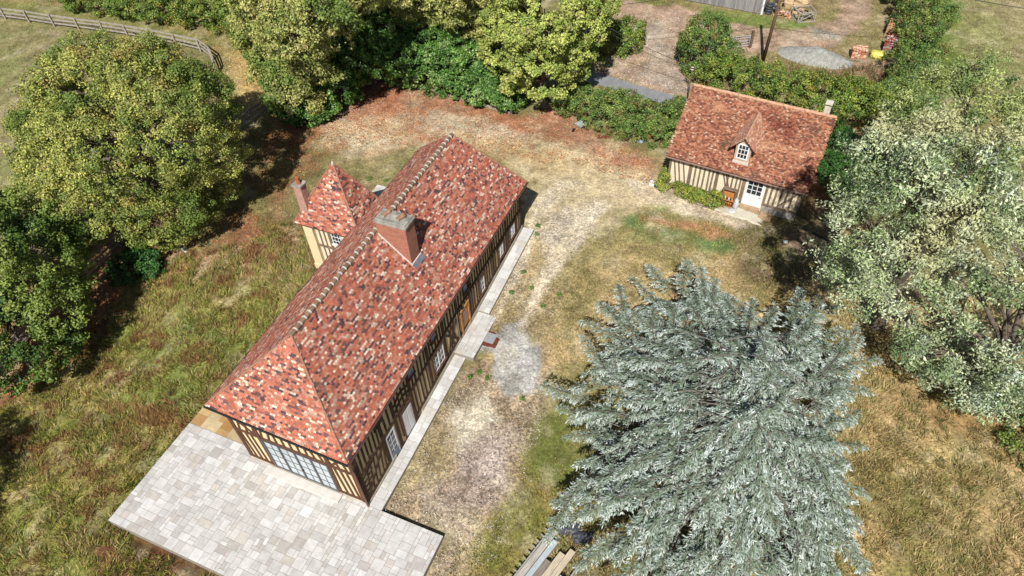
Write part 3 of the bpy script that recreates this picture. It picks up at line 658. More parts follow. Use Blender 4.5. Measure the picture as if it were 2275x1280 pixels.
# ------------------------------------------------------------------ paving
def slabs(name, rect, ztop, unit, sizes, cols, seed, rot=False, thick=None, label=None, clip=None, base=True, wt=None):
    """random coursed slabs in a rectangle; one mesh with one colour per slab"""
    x0, x1, y0, y1 = rect; rg = random.Random(seed); nx, ny = int(round((x1-x0)/unit)), int(round((y1-y0)/unit)); ux, uy = (x1-x0)/nx, (y1-y0)/ny
    occ = np.zeros((nx, ny), bool); V = []; F = []; C = []
    for j in range(ny):
        for i in range(nx):
            if occ[i, j]: continue
            opts = sizes[:]; rg.shuffle(opts)
            for a, b in opts+[(1, 1)]:
                if i+a <= nx and j+b <= ny and not occ[i:i+a, j:j+b].any(): break
            occ[i:i+a, j:j+b] = True
            g = .005; X0, X1, Y0, Y1 = x0+i*ux+g, x0+(i+a)*ux-g, y0+j*uy+g, y0+(j+b)*uy-g
            h = rg.uniform(-.003, .003); ch = .008
            zz_ = [ztop(X0, Y0)+h, ztop(X1, Y0)+h, ztop(X1, Y1)+h, ztop(X0, Y1)+h]
            k = len(V); V += [(X0+ch, Y0+ch, zz_[0]), (X1-ch, Y0+ch, zz_[1]), (X1-ch, Y1-ch, zz_[2]), (X0+ch, Y1-ch, zz_[3]), (X0, Y0, zz_[0]-.014), (X1, Y0, zz_[1]-.014), (X1, Y1, zz_[2]-.014), (X0, Y1, zz_[3]-.014)]
            c = np.array(rg.choices(cols, wt)[0])*rg.uniform(.93, 1.07)
            for f in ((0, 1, 2, 3), (4, 5, 1, 0), (5, 6, 2, 1), (6, 7, 3, 2), (7, 4, 0, 3)): F.append([k+q for q in f]); C.append(c)
    o = npmesh(name, V, F, M_pave, None, fc=C)
    b = MB(); n = 12; yy = np.linspace(y0, y1, n)
    for a, c in zip(yy[:-1], yy[1:]):
        za, zb = ztop(x0, a)-.01, ztop(x0, c)-.01; lo = min(float(G(a)), float(G(c)))-.5
        b.add([(x0, a, lo), (x1, a, lo), (x1, c, lo), (x0, c, lo), (x0, a, za), (x1, a, za), (x1, c, zb), (x0, c, zb)],
              [(4, 5, 6, 7), (1, 2, 6, 5), (3, 0, 4, 7)]+([(0, 1, 5, 4)] if a == yy[0] else [])+([(2, 3, 7, 6)] if c == yy[-1] else []))
    b.build('paving_base', M_joint, o)
    return o
TRAV = [sc(224, 221, 216), sc(217, 213, 208), sc(209, 205, 200), sc(212, 204, 194), sc(229, 226, 222), sc(200, 193, 186)]
SZ = [(2, 2), (3, 2), (2, 3), (3, 3), (1, 2), (2, 1), (4, 2), (3, 2), (2, 2), (3, 3)]
TT = .13
flat = lambda x, y: TT
W6 = [5, 5, 4, 2.0, 3, 1.6]
tag(slabs('terrace', (-4.42, 12.02, -5.32, .42), flat, .2, SZ, TRAV, 1, wt=W6), 'pale travertine paved terrace in front of the glazed doors', 'terrace', kind='structure')
tag(slabs('terrace', (-4.42, .33, .424, .9), flat, .2, SZ, TRAV, 2, wt=W6), 'narrow strip of pale travertine between terrace and golden slabs', 'terrace', kind='structure')
GOLD = [sc(196, 156, 104), sc(212, 178, 128), sc(180, 136, 84), sc(220, 196, 152), sc(204, 180, 142)]
tag(slabs('old_paving', (-4.42, .33, .904, 2.35), lambda x, y: TT-.02, .36, [(2, 2), (3, 2), (2, 1), (2, 2), (2, 2)], GOLD, 3), 'golden old stone slabs at the west corner of the house', 'paving', kind='structure')
PS = [(2, 2), (3, 2), (2, 3), (4, 3), (2, 2), (3, 3)]
tag(slabs('path', (7.74, 8.48, .424, 10.5), lambda x, y: TT+max(0, y-3)*.056, .185, PS, TRAV[:5], 4, wt=W6[:5]), 'narrow pale paved path along the south half of the east wall', 'path', kind='structure')
tag(slabs('path', (7.74, 9.0, 10.504, 13.92), lambda x, y: .78, .21, PS, TRAV[:5], 5, wt=W6[:5]), 'wider paved landing before the oak door', 'path', kind='structure')
tag(slabs('path', (7.74, 8.5, 13.924, 21.4), lambda x, y: .9+(y-13.9)*.082, .19, PS, TRAV[:5], 6, wt=W6[:5]), 'pale paved path along the north half of the east wall', 'path', kind='structure')
tag(slabs('path', (-1.15, .25, 4.0, 12.7), lambda x, y: .25+max(0, y-4)*.07, .2, PS, TRAV[:5], 7, wt=W6[:5]), 'paved strip along the west wall mostly hidden by the roof', 'path', kind='structure')
tag(slabs('path', (-4.1, -1.2, 19.9, 21.9), lambda x, y: 1.56, .25, PS, TRAV[:5], 8, wt=W6[:5]), 'pale paved landing north of the turret', 'path', kind='structure')
st = MB(); st.box(1.75, 6.2, -.1, YS-.08, .1, .27); tag(st.build('door_step', mat('step_stone', sc(226, 220, 210), .8, .2, .08, 3), None, bevel=.015), 'long low travertine step under the glazed garden doors', 'step')
mp = MB(); c0 = at(1093, 754); mp.box(c0[0]-.45, c0[0]+.45, c0[1]-.55, c0[1]+.5, c0[2]-.1, c0[2]+.035)
mh = mp.build('drain_cover', mat('rusty_plate', sc(120, 62, 50), .7, .3, .3, 4)); tag(mh, 'rusty square drain cover beside the grey concrete patch', 'drain cover')
mp = MB(); mp.box(c0[0]-.42, c0[0]+.2, c0[1]-.35, c0[1]+.4, c0[2]+.03, c0[2]+.045); mp.build('cement_skim', mat('cement', sc(168, 168, 172), .8, .2, .1, 5), mh)
# concrete patch
def patch(name, P, z, m, n=60, wob=.25, seed=1, label='', cat='', kind='structure', dome=0.):
    c = np.mean(P, 0); rg = np.random.default_rng(seed); Q = []
    k = len(P)
    for i in range(k):
        for t in np.linspace(0, 1, max(2, n//k), endpoint=False):
            q = np.array(P[i])*(1-t)+np.array(P[(i+1) % k])*t; Q.append(q)
    Q = np.array(Q); R_ = Q-c; R_ *= (1+rg.normal(0, wob*.15, (len(Q), 1))); V = []; F = []; nq = len(Q)
    for s in (0, .4, .75, .95, 1.0):
        for q in R_: V.append((c[0]+q[0]*s, c[1]+q[1]*s, float(G(c[1]+q[1]*s))+(z if s < 1 else -.08)+dome*(1-s*s)))
    for a in range(4):
        for i in range(nq): F.append((a*nq+i, a*nq+(i+1) % nq, (a+1)*nq+(i+1) % nq, (a+1)*nq+i))
    o = npmesh(name, V, F, m, None, smooth=True); tag(o, label, cat, kind=kind); return o
M_conc = mat('concrete_patch', sc(196, 198, 200), .9, .15, .2, 1.2, .4, 10, fine=.18, fscale=9)
M_asph = mat('asphalt', sc(150, 150, 152), .9, .2, .12, 1.5, .4, 30, fine=.15, fscale=14)
road_px = gp((1270, 140), (1310, 158), (1345, 168), (1420, 192), (1500, 214), (1560, 228), (1700, 262), (1860, 290), (1860, 300), (1700, 285), (1540, 246), (1490, 236), (1400, 212), (1330, 190), (1260, 166))
mb = MB(); n2 = len(road_px)//2+1
road = MB(); P = road_px; top = [(x, y, float(G(y))+.05) for x, y in P]
top_l, bot_l = top[:8], top[8:][::-1]
for i in range(6): road.add([bot_l[i], bot_l[i+1], top_l[i+1], top_l[i]], [(0, 1, 2, 3)])
ro = road.build('road', M_asph); tag(ro, 'narrow grey asphalt lane behind the cottage', 'road', kind='structure')

# ------------------------------------------------------------------ cottage
HA = -.0959; cot = thing('cottage', 'small half-timbered cottage with an old red tiled roof and one dormer', 'cottage', (15.384, 28.835, 1.42), HA)
HL, HW, HE, HR = 9.507, 4.679, 2.862, 5.72
A0, A1, A2, A3 = (0, 0, HE), (HL, 0, HE), (HL, HW, HR), (0, HW, HR)
B0, B1 = (HL, 2*HW, HE), (0, 2*HW, HE)
croof = roof_deck(cot, [[A0, A1, A2, A3], [B0, B1, A3, A2]], th=.16, name='roof')
dh = None
tiles('front_slope_tiles', [A0, A1, A2, A3], M_tileold, PAL_OLD, croof, tw=.15, ex=.095, seed=31, old=True)
tiles('back_slope_tiles', [B0, B1, A3, A2], M_tileold, PAL_OLD, croof, tw=.15, ex=.095, seed=32, old=True)
caps('ridge_tiles', (-.03, HW, HR-.02), (HL+.03, HW, HR-.02), .12, mat('ridge_old', sc(214, 168, 138), .9, .2, .35, 5, .4, 20), croof, .33, None)
gm = MB(); gm.tube([(0, -.06, HE-.09), (HL, -.06, HE-.09)], .055); gm.build('gutter', mat('gutter_old', sc(150, 120, 108), .6, .3, .2), cot)
q_ = MB(); WY0, WY1, WX0, WX1 = .42, 2*HW-.42, .22, 9.15
q_.hexa([(WX0, WY0, -.2), (WX1, WY0, -.2), (WX1, WY1, -.2), (WX0, WY1, -.2)], [(WX0, WY0, 2.95), (WX1, WY0, 2.95), (WX1, WY1, 2.95), (WX0, WY1, 2.95)])
q_.add([(WX0, WY0, 2.95), (WX0, WY1, 2.95), (WX0, HW, HR-.2), (WX1, WY0, 2.95), (WX1, WY1, 2.95), (WX1, HW, HR-.2)], [(0, 2, 1), (3, 4, 5), (0, 3, 5, 2), (1, 2, 5, 4)])
q_.build('wall', M_plaster2, cot)
q_ = MB(); q_.box(WX0-.06, 5.45, WY0-.06, WY1+.06, -.3, .3); q_.box(6.95, WX1+.06, WY0-.06, WY1+.06, -.3, .62); q_.build('plinth', M_capstone, cot)
def cstrip(mb, a, b, w, d=.03): sstrip(mb, a, b, w, y=WY0, d=d)
q_ = MB(); rg = random.Random(9)
cstrip(q_, (WX0+.08, .3), (WX0+.08, 2.85), .16, .045); cstrip(q_, (9.07, .6), (9.07, 2.85), .18, .045)
cstrip(q_, (1.75, .3), (1.75, 2.85), .24, .04); cstrip(q_, (3.62, .3), (3.62, 2.85), .22, .04); cstrip(q_, (5.45, .3), (5.45, 2.85), .22, .04); cstrip(q_, (7.0, .6), (7.0, 2.85), .16, .04)
for x in (.5, .8, 1.15): cstrip(q_, (x+.35, .6), (x-.05, 2.8), .1)
for x in (2.1, 2.42, 2.74, 3.05, 3.33): cstrip(q_, (x+rg.uniform(-.04, .04), .3), (x, 2.8), .12)
for x in (3.85, 4.05): cstrip(q_, (x+.5, 1.2), (x, 2.8), .1)
for x in (4.35, 4.66, 4.95, 5.2): cstrip(q_, (x+.02, .3), (x, 2.8), .11)
for x in (7.3, 7.62, 7.95, 8.3, 8.65): cstrip(q_, (x, .8), (x+.02, 2.8), .13)
cstrip(q_, (7.9, .85), (8.95, 2.3), .1, .036); cstrip(q_, (6.95, .74), (9.15, .74), .16, .05); cstrip(q_, (.2, 2.82), (9.15, 2.82), .12, .05)
for z in (1.0, 2.9):
    q_.box(WX1-.01, WX1+.04, WY0, WY1, z, z+.15); q_.box(WX0-.04, WX0+.01, WY0, WY1, z, z+.15)
for i in range(14):
    y = WY0+.1+i*.6; q_.box(WX1-.01, WX1+.03, y, y+.13, .62, 2.9); q_.box(WX0-.03, WX0+.01, y, y+.13, .3, 2.9)
q_.build('timber_frame', M_timberg, cot)
q_ = MB(); q_.box(5.6, 6.86, WY0-.06, WY0-.0, .36, 2.62); door = q_.build('door', M_white, cot)
q_ = MB(); q_.box(5.74, 6.72, WY0-.066, WY0-.058, 1.32, 2.44); q_.build('pane', M_glassd, door)
q_ = MB()
for k in range(4):
    z = 1.32+k*1.12/3; q_.box(5.72, 6.74, WY0-.075, WY0-.06, z-.022, z+.022); x = 5.74+k*.98/3; q_.box(x-.022, x+.022, WY0-.077, WY0-.06, 1.3, 2.46)
q_.build('glazing_bars', M_white, door)
q_ = MB(); q_.tube([(6.75, WY0-.09, 1.2), (6.62, WY0-.09, 1.2)], .015, 6); q_.build('handle', M_black, door)
q_ = MB(); q_.box(5.58, 6.88, WY0-.35, WY0-.05, -.1, .35); q_.build('door_sill', mat('sill_stone', sc(190, 160, 126), .9, .1, .15, 4), cot)
q_ = MB(); q_.blob((6.25, WY0-.14, 2.55), (.08, .1, .1), 2); q_.build('wall_lamp', M_lead, cot)
q_ = MB(); q_.box(7.0, 7.8, -.35, .3, -.1, .22); q_.build('stone_slab', mat('sill_stone', sc(190, 160, 126), .9, .1, .15, 4), cot)
q_ = MB(); q_.box(8.62, 9.0, 5.3, 5.75, 4.6, 6.0); cc = q_.build('chimney', mat('chimney_render', sc(226, 216, 200), .9, .1, .15, 5), cot)
q_ = MB(); q_.box(8.66, 8.96, 5.34, 5.71, 6.0, 6.12); q_.build('flue', M_black, cc)
q_ = MB(); q_.box(8.58, 9.04, 5.26, 5.79, 6.12, 6.2); q_.build('cap_stone', MATS['chimney_render'], cc)
# dormer
DX0, DX1, DY = 4.36, 5.36, .70
zr_ = lambda y: HE+y*(HR-HE)/HW
dz0, dz1, dap = zr_(DY), 4.66, 5.34; dm = (DX0+DX1)/2
q_ = MB(); q_.add([(DX0, DY, dz0-.05), (DX1, DY, dz0-.05), (DX1, DY, dz1), (dm, DY, dap-.1), (DX0, DY, dz1), (DX0, 3.3, dz0), (DX1, 3.3, dz0), (DX1, 3.3, dz1), (dm, 3.6, dap-.1), (DX0, 3.3, dz1)],
  [(0, 1, 2, 3, 4), (1, 6, 7, 2), (0, 4, 9, 5), (2, 7, 8, 3), (4, 3, 8, 9)]); dor = q_.build('dormer', mat('dormer_wood', sc(214, 186, 160), .85, .2, .2, 5), cot)
q_ = MB(); back = 3.35
ap = np.array((dm, DY-.3, dap+.05)); apb = np.array((dm, back+.4, dap+.02)); e0 = np.array((DX0-.33, DY-.3, 4.5)); e1 = np.array((DX1+.33, DY-.3, 4.5)); yb = (4.5-HE)/((HR-HE)/HW)
e0b = np.array((DX0-.33, yb+.1, 4.5)); e1b = np.array((DX1+.33, yb+.1, 4.5))
dr = roof_deck(dor, [[e0b, e0, ap, apb], [e1, e1b, apb, ap]], th=.07, name='dormer_roof')
ROSE = [(sc(214, 150, 118), .4), (sc(196, 128, 98), .35), (sc(226, 178, 146), .25)]
tiles('dormer_tiles', [e0b, e0, ap, apb], M_tileold, ROSE, dor, tw=.14, ex=.09, seed=40, old=False); tiles('dormer_tiles', [e1, e1b, apb, ap], M_tileold, ROSE, dor, tw=.14, ex=.09, seed=41, old=False)
caps('dormer_ridge', ap+(0, -.05, .02), apb, .07, MATS['ridge_old'], dor, .25, None)
q_ = MB(); x0, x1, z0, z1 = DX0+.17, DX1-.17, dz0+.38, 4.74
q_.box(x0-.05, x1+.05, DY-.07, DY-.0, z0-.05, z0+.04); q_.box(x0-.05, x1+.05, DY-.07, DY, z1-.04, z1+.04)
for k in range(4): x = x0+k*(x1-x0)/3; h = .045 if k in (0, 3) else .02; q_.box(x-h, x+h, DY-.068, DY, z0+.04, z1-.04)
for k in (1, 2): z = z0+k*(z1-z0)/3; q_.box(x0, x1, DY-.062, DY, z-.02, z+.02)
dw = q_.build('dormer_window', M_white, dor); q_ = MB(); q_.box(x0, x1, DY-.035, DY-.025, z0, z1); q_.build('pane', M_glassd, dw) if False else None
q2 = MB(); q2.box(x0+.02, x1-.02, DY-.03, DY-.01, z0+.02, z1-.02); o = q2.build('dormer_pane', M_glassd, dor)
q_ = MB(); q_.box(DX0-.02, DX1+.02, DY-.1, DY+.02, dz0-.06, dz0+.12); q_.build('dormer_sill', M_mortar, dor)

def W(p): # cottage local -> world
    c, s = math.cos(HA), math.sin(HA); return (15.384+c*p[0]-s*p[1], 28.835+s*p[0]+c*p[1], 1.42+p[2])
# shelf against the cottage wall with bottles
sh = thing('shelf_unit', 'open wooden shelf unit with bottles beside the cottage door', 'shelf', W((4.75, -.02, 0)), HA)
q_ = MB(); q_.box(-.42, .42, .2, .26, .05, 1.5); q_.build('back_panel', M_oak, sh)
q_ = MB(); q_.box(-.46, -.4, -.12, .26, .03, 1.55); q_.build('side_panel', M_timberg, sh); q_ = MB(); q_.box(.4, .46, -.12, .26, .03, 1.55); q_.build('side_panel', M_timberg, sh)
for z in (.1, .62, 1.5):
    q_ = MB(); q_.box(-.4, .4, -.12, .2, z, z+.04); q_.build('shelf_board', M_oak if z < 1 else M_timberg, sh)
for i in range(11):
    lx = -.32+(i % 6)*.125; lz = .14 if i < 6 else .66; c = ['white glass', 'dark glass'][i % 2]
    p = W((4.75+lx, -.08, lz)); q_ = MB(); q_.tube([p, (p[0], p[1], p[2]+.16), (p[0], p[1], p[2]+.2), (p[0], p[1], p[2]+.27)], [.042, .042, .018, .018], 8)
    tag(q_.build('bottle', M_white if i % 2 and i > 5 else M_glassd, None, True), 'small glass bottle standing in the shelf unit by the cottage door', 'bottle', 'bottles in the shelf unit')
pw_ = MB(); c = W((5.35, -.05, .45)); pw_.blob(c, (.2, .22, .5), 6, 10, 7); c = W((5.25, -.4, .08)); pw_.blob(c, (.35, .35, .1), 8, 10, 5)
tag(pw_.build('plastic_sack', mat('plastic_film', sc(214, 214, 216), .35, .5, .15, 6), None, True), 'crumpled clear plastic sack slumped between shelf and cottage door', 'sack')
q_ = MB(); c = W((-.55, .1, 0)); c = (c[0], c[1]-.1, c[2])
q_.box(c[0]-.32, c[0]+.32, c[1]-.2, c[1]-.16, c[2], c[2]+.28); q_.box(c[0]-.32, c[0]+.32, c[1]+.16, c[1]+.2, c[2], c[2]+.28); q_.box(c[0]-.32, c[0]-.28, c[1]-.16, c[1]+.16, c[2], c[2]+.28); q_.box(c[0]+.28, c[0]+.32, c[1]-.16, c[1]+.16, c[2], c[2]+.28); q_.box(c[0]-.28, c[0]+.28, c[1]-.16, c[1]+.16, c[2], c[2]+.05)
tag(q_.build('crate', M_white), 'small white crate at the west corner of the cottage', 'crate')
q_ = MB()
a, b = W((-.2, -.55, .02)), W((4.9, -.85, .02)); q_.beam(a, b, .07, .1); tag(q_.build('bed_edging', M_timberg), 'weathered timber edging of the planting bed before the cottage', 'edging')
q_ = MB(); q_.tube([W((9.3, .1, .06)), W((10.2, -.1, .1)), W((11.6, -.5, .05)), W((13, -.7, .05))], .06, 8); q_.tube([W((9.3, .0, .06)), W((10.4, -.3, .07)), W((13, -.95, .05))], .035, 8)
tag(q_.build('hose', M_black, None, True), 'black pipes lying on the ground east of the cottage', 'pipe')
q_ = MB(); c = at(1745, 538); q_.tube([c+(0, 0, .03), c+(0, 0, .07)], .14, 14); tag(q_.build('plate', M_white, None), 'round white plate lying in the shade of the silvery tree', 'plate')
patch('stone_apron', [W((3.9, -.8, 0))[:2], W((7.1, -1.0, 0))[:2], W((7.3, -.1, 0))[:2], W((5.5, .3, 0))[:2], W((4.6, -.3, 0))[:2]], .05, mat('apron_stone', sc(214, 206, 184), .9, .1, .15, 2, .3), seed=9, wob=.7, label='pale worn stone apron at the cottage door', cat='paving')
#MORE
# ------------------------------------------------------------------ foliage
def leaves(cent, nrm, size, aspect, rg, tilt=.7, droop=0.):
    """diamond leaves at cent with normals near nrm -> V, F"""
    k = len(cent); n = nrm+rg.normal(0, tilt, (k, 3)); n[:, 2] += .25; n /= np.linalg.norm(n, axis=1)[:, None]
    t = rg.normal(0, 1, (k, 3)); t[:, 2] -= droop; t -= (t*n).sum(1)[:, None]*n; t /= np.linalg.norm(t, axis=1)[:, None]+1e-9
    b = np.cross(n, t); s = size*rg.uniform(.65, 1.35, (k, 1)); a = aspect
    V = np.stack([cent-t*s*.5, cent+b*s*.5*a-n*s*.08, cent+t*s*.5, cent-b*s*.5*a-n*s*.08], 1).reshape(-1, 3)
    F = np.arange(4*k).reshape(-1, 4)
    return V, F
def crown_points(lobes, rg, clump=.75, per=200, bottom=-.55, depth=.35, sparse=1.8):
    """clump centres spread over the outside of the lobes, then leaves spread over each clump"""
    C = []; N = []; R_ = []
    Lb = [np.array(l, float) for l in lobes]
    for i, l in enumerate(Lb):
        c, rx, rz = l[:3], l[3], l[4]
        area = 4*math.pi*((rx*rx)**1.6/3+2*(rx*rz)**1.6/3)**(1/1.6); k = int(area/(clump*clump*sparse))+4
        d = rg.normal(0, 1, (k, 3)); d /= np.linalg.norm(d, axis=1)[:, None]; d = d[d[:, 2] > bottom]
        rr = 1-depth*rg.random(len(d))**1.8+rg.normal(0, .05, len(d))
        p = c+d*np.array([rx, rx, rz])*rr[:, None]
        keep = np.ones(len(p), bool)
        for j, m_ in enumerate(Lb):
            if j != i: q = (p-m_[:3])/np.array([m_[3], m_[3], m_[4]]); keep &= (q*q).sum(1) > .62
        p = p[keep]; d = d[keep]; nn = d/np.array([rx, rx, rz]); nn /= np.linalg.norm(nn, axis=1)[:, None]
        C.append(p); N.append(nn); R_.append(clump*rg.uniform(.5, 1.15, len(p)))
    return np.concatenate(C), np.concatenate(N), np.concatenate(R_)
def crown(name, lobes, pal, parent, seed, elong=.25, kids=4, sparse=1.7, clump=.75, per=120, size=.2, aspect=.6, mtl=None, bottom=-.55, depth=.35, tilt=.7, droop=.0, spread=.85, minz=.25, cvar=.22, patch_=None):
    rg = np.random.default_rng(seed); lobes = [tuple(l) for l in lobes]
    for l in list(lobes):                    # smaller boughs break up each rounded mass
        for q in range(kids):
            d = rg.normal(0, 1, 3); d[2] = abs(d[2])*.8; d /= np.linalg.norm(d); f = rg.uniform(.26, .42)
            lobes.append((l[0]+d[0]*l[3]*.9, l[1]+d[1]*l[3]*.9, l[2]+d[2]*l[4]*.9, l[3]*f, l[4]*f*1.1))
    C, N, R_ = crown_points(lobes, rg, clump, per, bottom, depth, sparse)
    k = len(C); cnt = np.maximum(8, (per*(R_/clump)**2).astype(int)); idx = np.repeat(np.arange(k), cnt); n = len(idx)
    d = rg.normal(0, 1, (n, 3)); d += N[idx]*.9; d /= np.linalg.norm(d, axis=1)[:, None]
    r = R_[idx]*(.45+.65*rg.random(n)**.6)*spread; P = C[idx]+d*r[:, None]*np.array([1, 1, .8])+(N[idx]+rg.normal(0, .5, (k, 3))[idx]+(0, 0, .25))*(elong*rg.random(n)**1.5*rg.uniform(.3, 1.6, k)[idx]*clump*1.6)[:, None]
    g = P[:, 2]-G(P[:, 1]); ok = g > minz*rg.random(n); P = P[ok]; d = d[ok]; idx = idx[ok]; n = len(P)
    V, F = leaves(P, d*.6+N[idx]*.5, size, aspect, rg, tilt, droop)
    cols = np.array([c for c, w in pal]); w = np.array([w for c, w in pal]); w = w/w.sum()
    # hue drifts over the crown in patches, clump by clump and leaf by leaf
    base = cols[rg.choice(len(cols), k, p=w)]; leaf = cols[rg.choice(len(cols), n, p=w)]
    c = base[idx]*.5+leaf*.5; c = c*(1+rg.normal(0, cvar, (n, 1))).clip(.4, 1.8)*(1+rg.normal(0, .10, (k, 1)))[idx]
    if patch_ is not None:
        q = fbm(P[:, 0]+seed, P[:, 1]+P[:, 2], .35, seed % 50+100, 3); t = np.clip((q-.52)*6, 0, 1)[:, None]; c = c*(1-t)+np.array(patch_)*t
    return npmesh(name, V, F, mtl or M_leaf, parent, fc=c), C
def limb(mb, p, q, r0, r1, rg, n=6, wob=.12):
    p = np.array(p, float); q = np.array(q, float); l = np.linalg.norm(q-p); pts = []; rs = []
    for i in range(n+1):
        t = i/n; o = rg.normal(0, wob*l*.12, 3)*math.sin(math.pi*t); o[2] += .06*l*math.sin(math.pi*t)
        pts.append(p*(1-t)+q*t+o); rs.append(r0*(1-t)+r1*t)
    mb.tube(pts, rs, 7, cap=False); return pts
def tree(name, label, cat, base, lobes, pal, seed, trunk_r=.25, group=None, fork=None, mtl=None, bark=None, nb=40, **kw):
    """lobes in world coordinates (x, y, z, radius, half height)"""
    rg = np.random.default_rng(seed); bz = float(G(base[1])); t = thing(name, label, cat, (base[0], base[1], bz), 0, group)
    off = np.array([base[0], base[1], bz])
    cr, C = crown('crown', lobes, pal, t, seed, mtl=mtl, **kw)
    cr.matrix_parent_inverse = Matrix.Translation(-Vector(off))
    mb = MB(); top = np.array(max(lobes, key=lambda l: l[2])[:3]); f = fork or .35
    b0 = off-(0, 0, .15); fk = np.array([base[0]*.7+top[0]*.3, base[1]*.7+top[1]*.3, bz+max(.6, (top[2]-bz)*f)])
    mb.tube([b0, b0*.97+fk*.03+(0, 0, .2), (b0+fk)/2, fk], [trunk_r*1.5, trunk_r*1.12, trunk_r, trunk_r*.85], 10)
    ends = []
    for l in lobes:
        ends.append(limb(mb, fk, np.array(l[:3])+(0, 0, l[4]*.3), trunk_r*.55, trunk_r*.12, rg))
    tips = C[rg.choice(len(C), min(nb, len(C)), replace=False)]
    for p in tips:
        l = min(range(len(lobes)), key=lambda i: np.linalg.norm(np.array(lobes[i][:3])-p)); limb(mb, ends[l][4], p, trunk_r*.16, .015, rg, 4)
    o = mb.build('trunk', bark or M_bark, t, True); o.matrix_parent_inverse = Matrix.Translation(-Vector(off))
    return t
def LB(*a, flat=.85, sc_=1.):          # photo-scaled lobes: (px, py, height, px radius)
    out = []
    for l in a:
        p = at(l[0], l[1], l[2]); r = l[3]*mpp(p)*sc_; rz = r*(l[4] if len(l) > 4 else flat); out.append((p[0], p[1], p[2], r, rz))
    return out
P_OAK = [(sc(208, 206, 110), .32), (sc(178, 184, 92), .28), (sc(132, 158, 70), .22), (sc(92, 122, 50), .14), (sc(196, 162, 94), .06)]
P_GREEN = [(sc(126, 150, 64), .2), (sc(96, 128, 54), .34), (sc(66, 100, 42), .34), (sc(170, 176, 86), .12)]
P_LIME = [(sc(206, 216, 112), .36), (sc(176, 194, 94), .3), (sc(118, 148, 66), .2), (sc(206, 200, 116), .14)]
P_LAUREL = [(sc(92, 136, 56), .35), (sc(64, 106, 42), .3), (sc(122, 162, 72), .22), (sc(172, 196, 122), .13)]
P_HEDGE = [(sc(136, 164, 66), .3), (sc(100, 134, 54), .3), (sc(172, 180, 80), .2), (sc(60, 92, 38), .15), (sc(170, 140, 66), .05)]
P_HEDGE2 = [(sc(122, 154, 70), .3), (sc(84, 122, 58), .3), (sc(160, 172, 84), .2), (sc(140, 110, 66), .1), (sc(60, 92, 50), .1)]
P_POP = [(sc(198, 200, 118), .3), (sc(166, 176, 92), .3), (sc(214, 202, 122), .18), (sc(118, 138, 66), .22)]
P_SILV = [(sc(224, 230, 188), .28), (sc(194, 208, 154), .24), (sc(138, 162, 100), .22), (sc(80, 110, 60), .16), (sc(200, 218, 204), .08)]
P_YEL = [(sc(196, 206, 122), .35), (sc(168, 184, 100), .3), (sc(210, 214, 160), .2), (sc(130, 152, 80), .15)]
P_FERN = [(sc(66, 112, 48), .4), (sc(92, 138, 58), .3), (sc(48, 90, 42), .3)]

tree('oak_tree', 'broad round tree with yellowish green leaves inside the rail fence', 'tree', (-20.5, 15.2),
     LB((300, 320, 7, 150), (225, 190, 9.5, 95), (390, 260, 8.5, 95), (310, 190, 9.5, 85), (450, 330, 6, 75), (175, 330, 6, 105), (250, 440, 4, 105), (370, 450, 3.2, 85), (150, 270, 6.5, 70), (450, 245, 7.5, 60), (120, 380, 3.5, 65), (430, 180, 5.5, 35), (480, 420, 2.2, 45), (390, 505, 1.5, 38)),
     P_OAK, 11, trunk_r=.4, sparse=1.35, clump=.62, per=150, size=.15, nb=70, patch_=sc(120, 142, 62))
tree('broadleaf_tree', 'dark green tree at the left edge of the rough meadow', 'tree', (-19.5, 3.2),
     LB((30, 620, 5, 100), (100, 680, 3.5, 72), (30, 510, 5.5, 65), (95, 570, 4.5, 62), (30, 780, 3, 80), (110, 770, 2, 45), (-60, 600, 6, 110), (-50, 760, 4, 90), (-30, 500, 6, 60)),
     P_GREEN, 12, trunk_r=.35, sparse=1.3, clump=.65, per=150, size=.18, nb=40, patch_=sc(150, 168, 78))
tree('broadleaf_tree', 'small tree just beyond the lower left edge of the photo', 'tree', (-12.6, -13.6), [(-12.6, -12.2, 6.4, 2.3, 2.2), (-13.9, -11.6, 5.2, 1.6, 1.5), (-11.6, -13.2, 5, 1.6, 1.5)], P_GREEN, 15, trunk_r=.25, nb=20)
tree('lime_tree', 'dense bright green tree with bare trunk at the north edge of the yard', 'tree', (3.74, 35.6),
     LB((1210, 45, 8, 95), (1130, 40, 6.5, 60), (1285, 45, 7, 62), (1118, 110, 4.5, 48), (1190, 120, 5.5, 75), (1265, 120, 4.8, 50), (1210, 175, 3.4, 50), (1150, 170, 3, 40), (1310, -10, 7.5, 55), (1200, -40, 9, 90), (1110, -20, 7, 60), (1255, 160, 3.4, 36), (1165, 200, 2.4, 30)),
     P_LIME, 13, trunk_r=.3, clump=.55, per=130, size=.19, nb=40, fork=.22, depth=.25)
tree('poplar_tree', 'tall loose yellow green tree left of the laurels', 'tree', (-17.2, 29.2),
     LB((660, 60, 9, 80), (600, 80, 6, 60), (690, 150, 5, 55), (640, 180, 3.5, 55), (720, 20, 11, 70), (610, 10, 8, 70), (570, 50, 5, 45), (700, -40, 12, 80), (600, -50, 9, 80), (620, 130, 4.5, 45), (655, 215, 2.4, 42), (740, 70, 8.5, 45), (770, -20, 11, 60), (690, 215, 2.2, 30)),
     P_POP, 14, trunk_r=.32, clump=.75, per=130, size=.2, nb=70, patch_=sc(120, 146, 66), depth=.45)
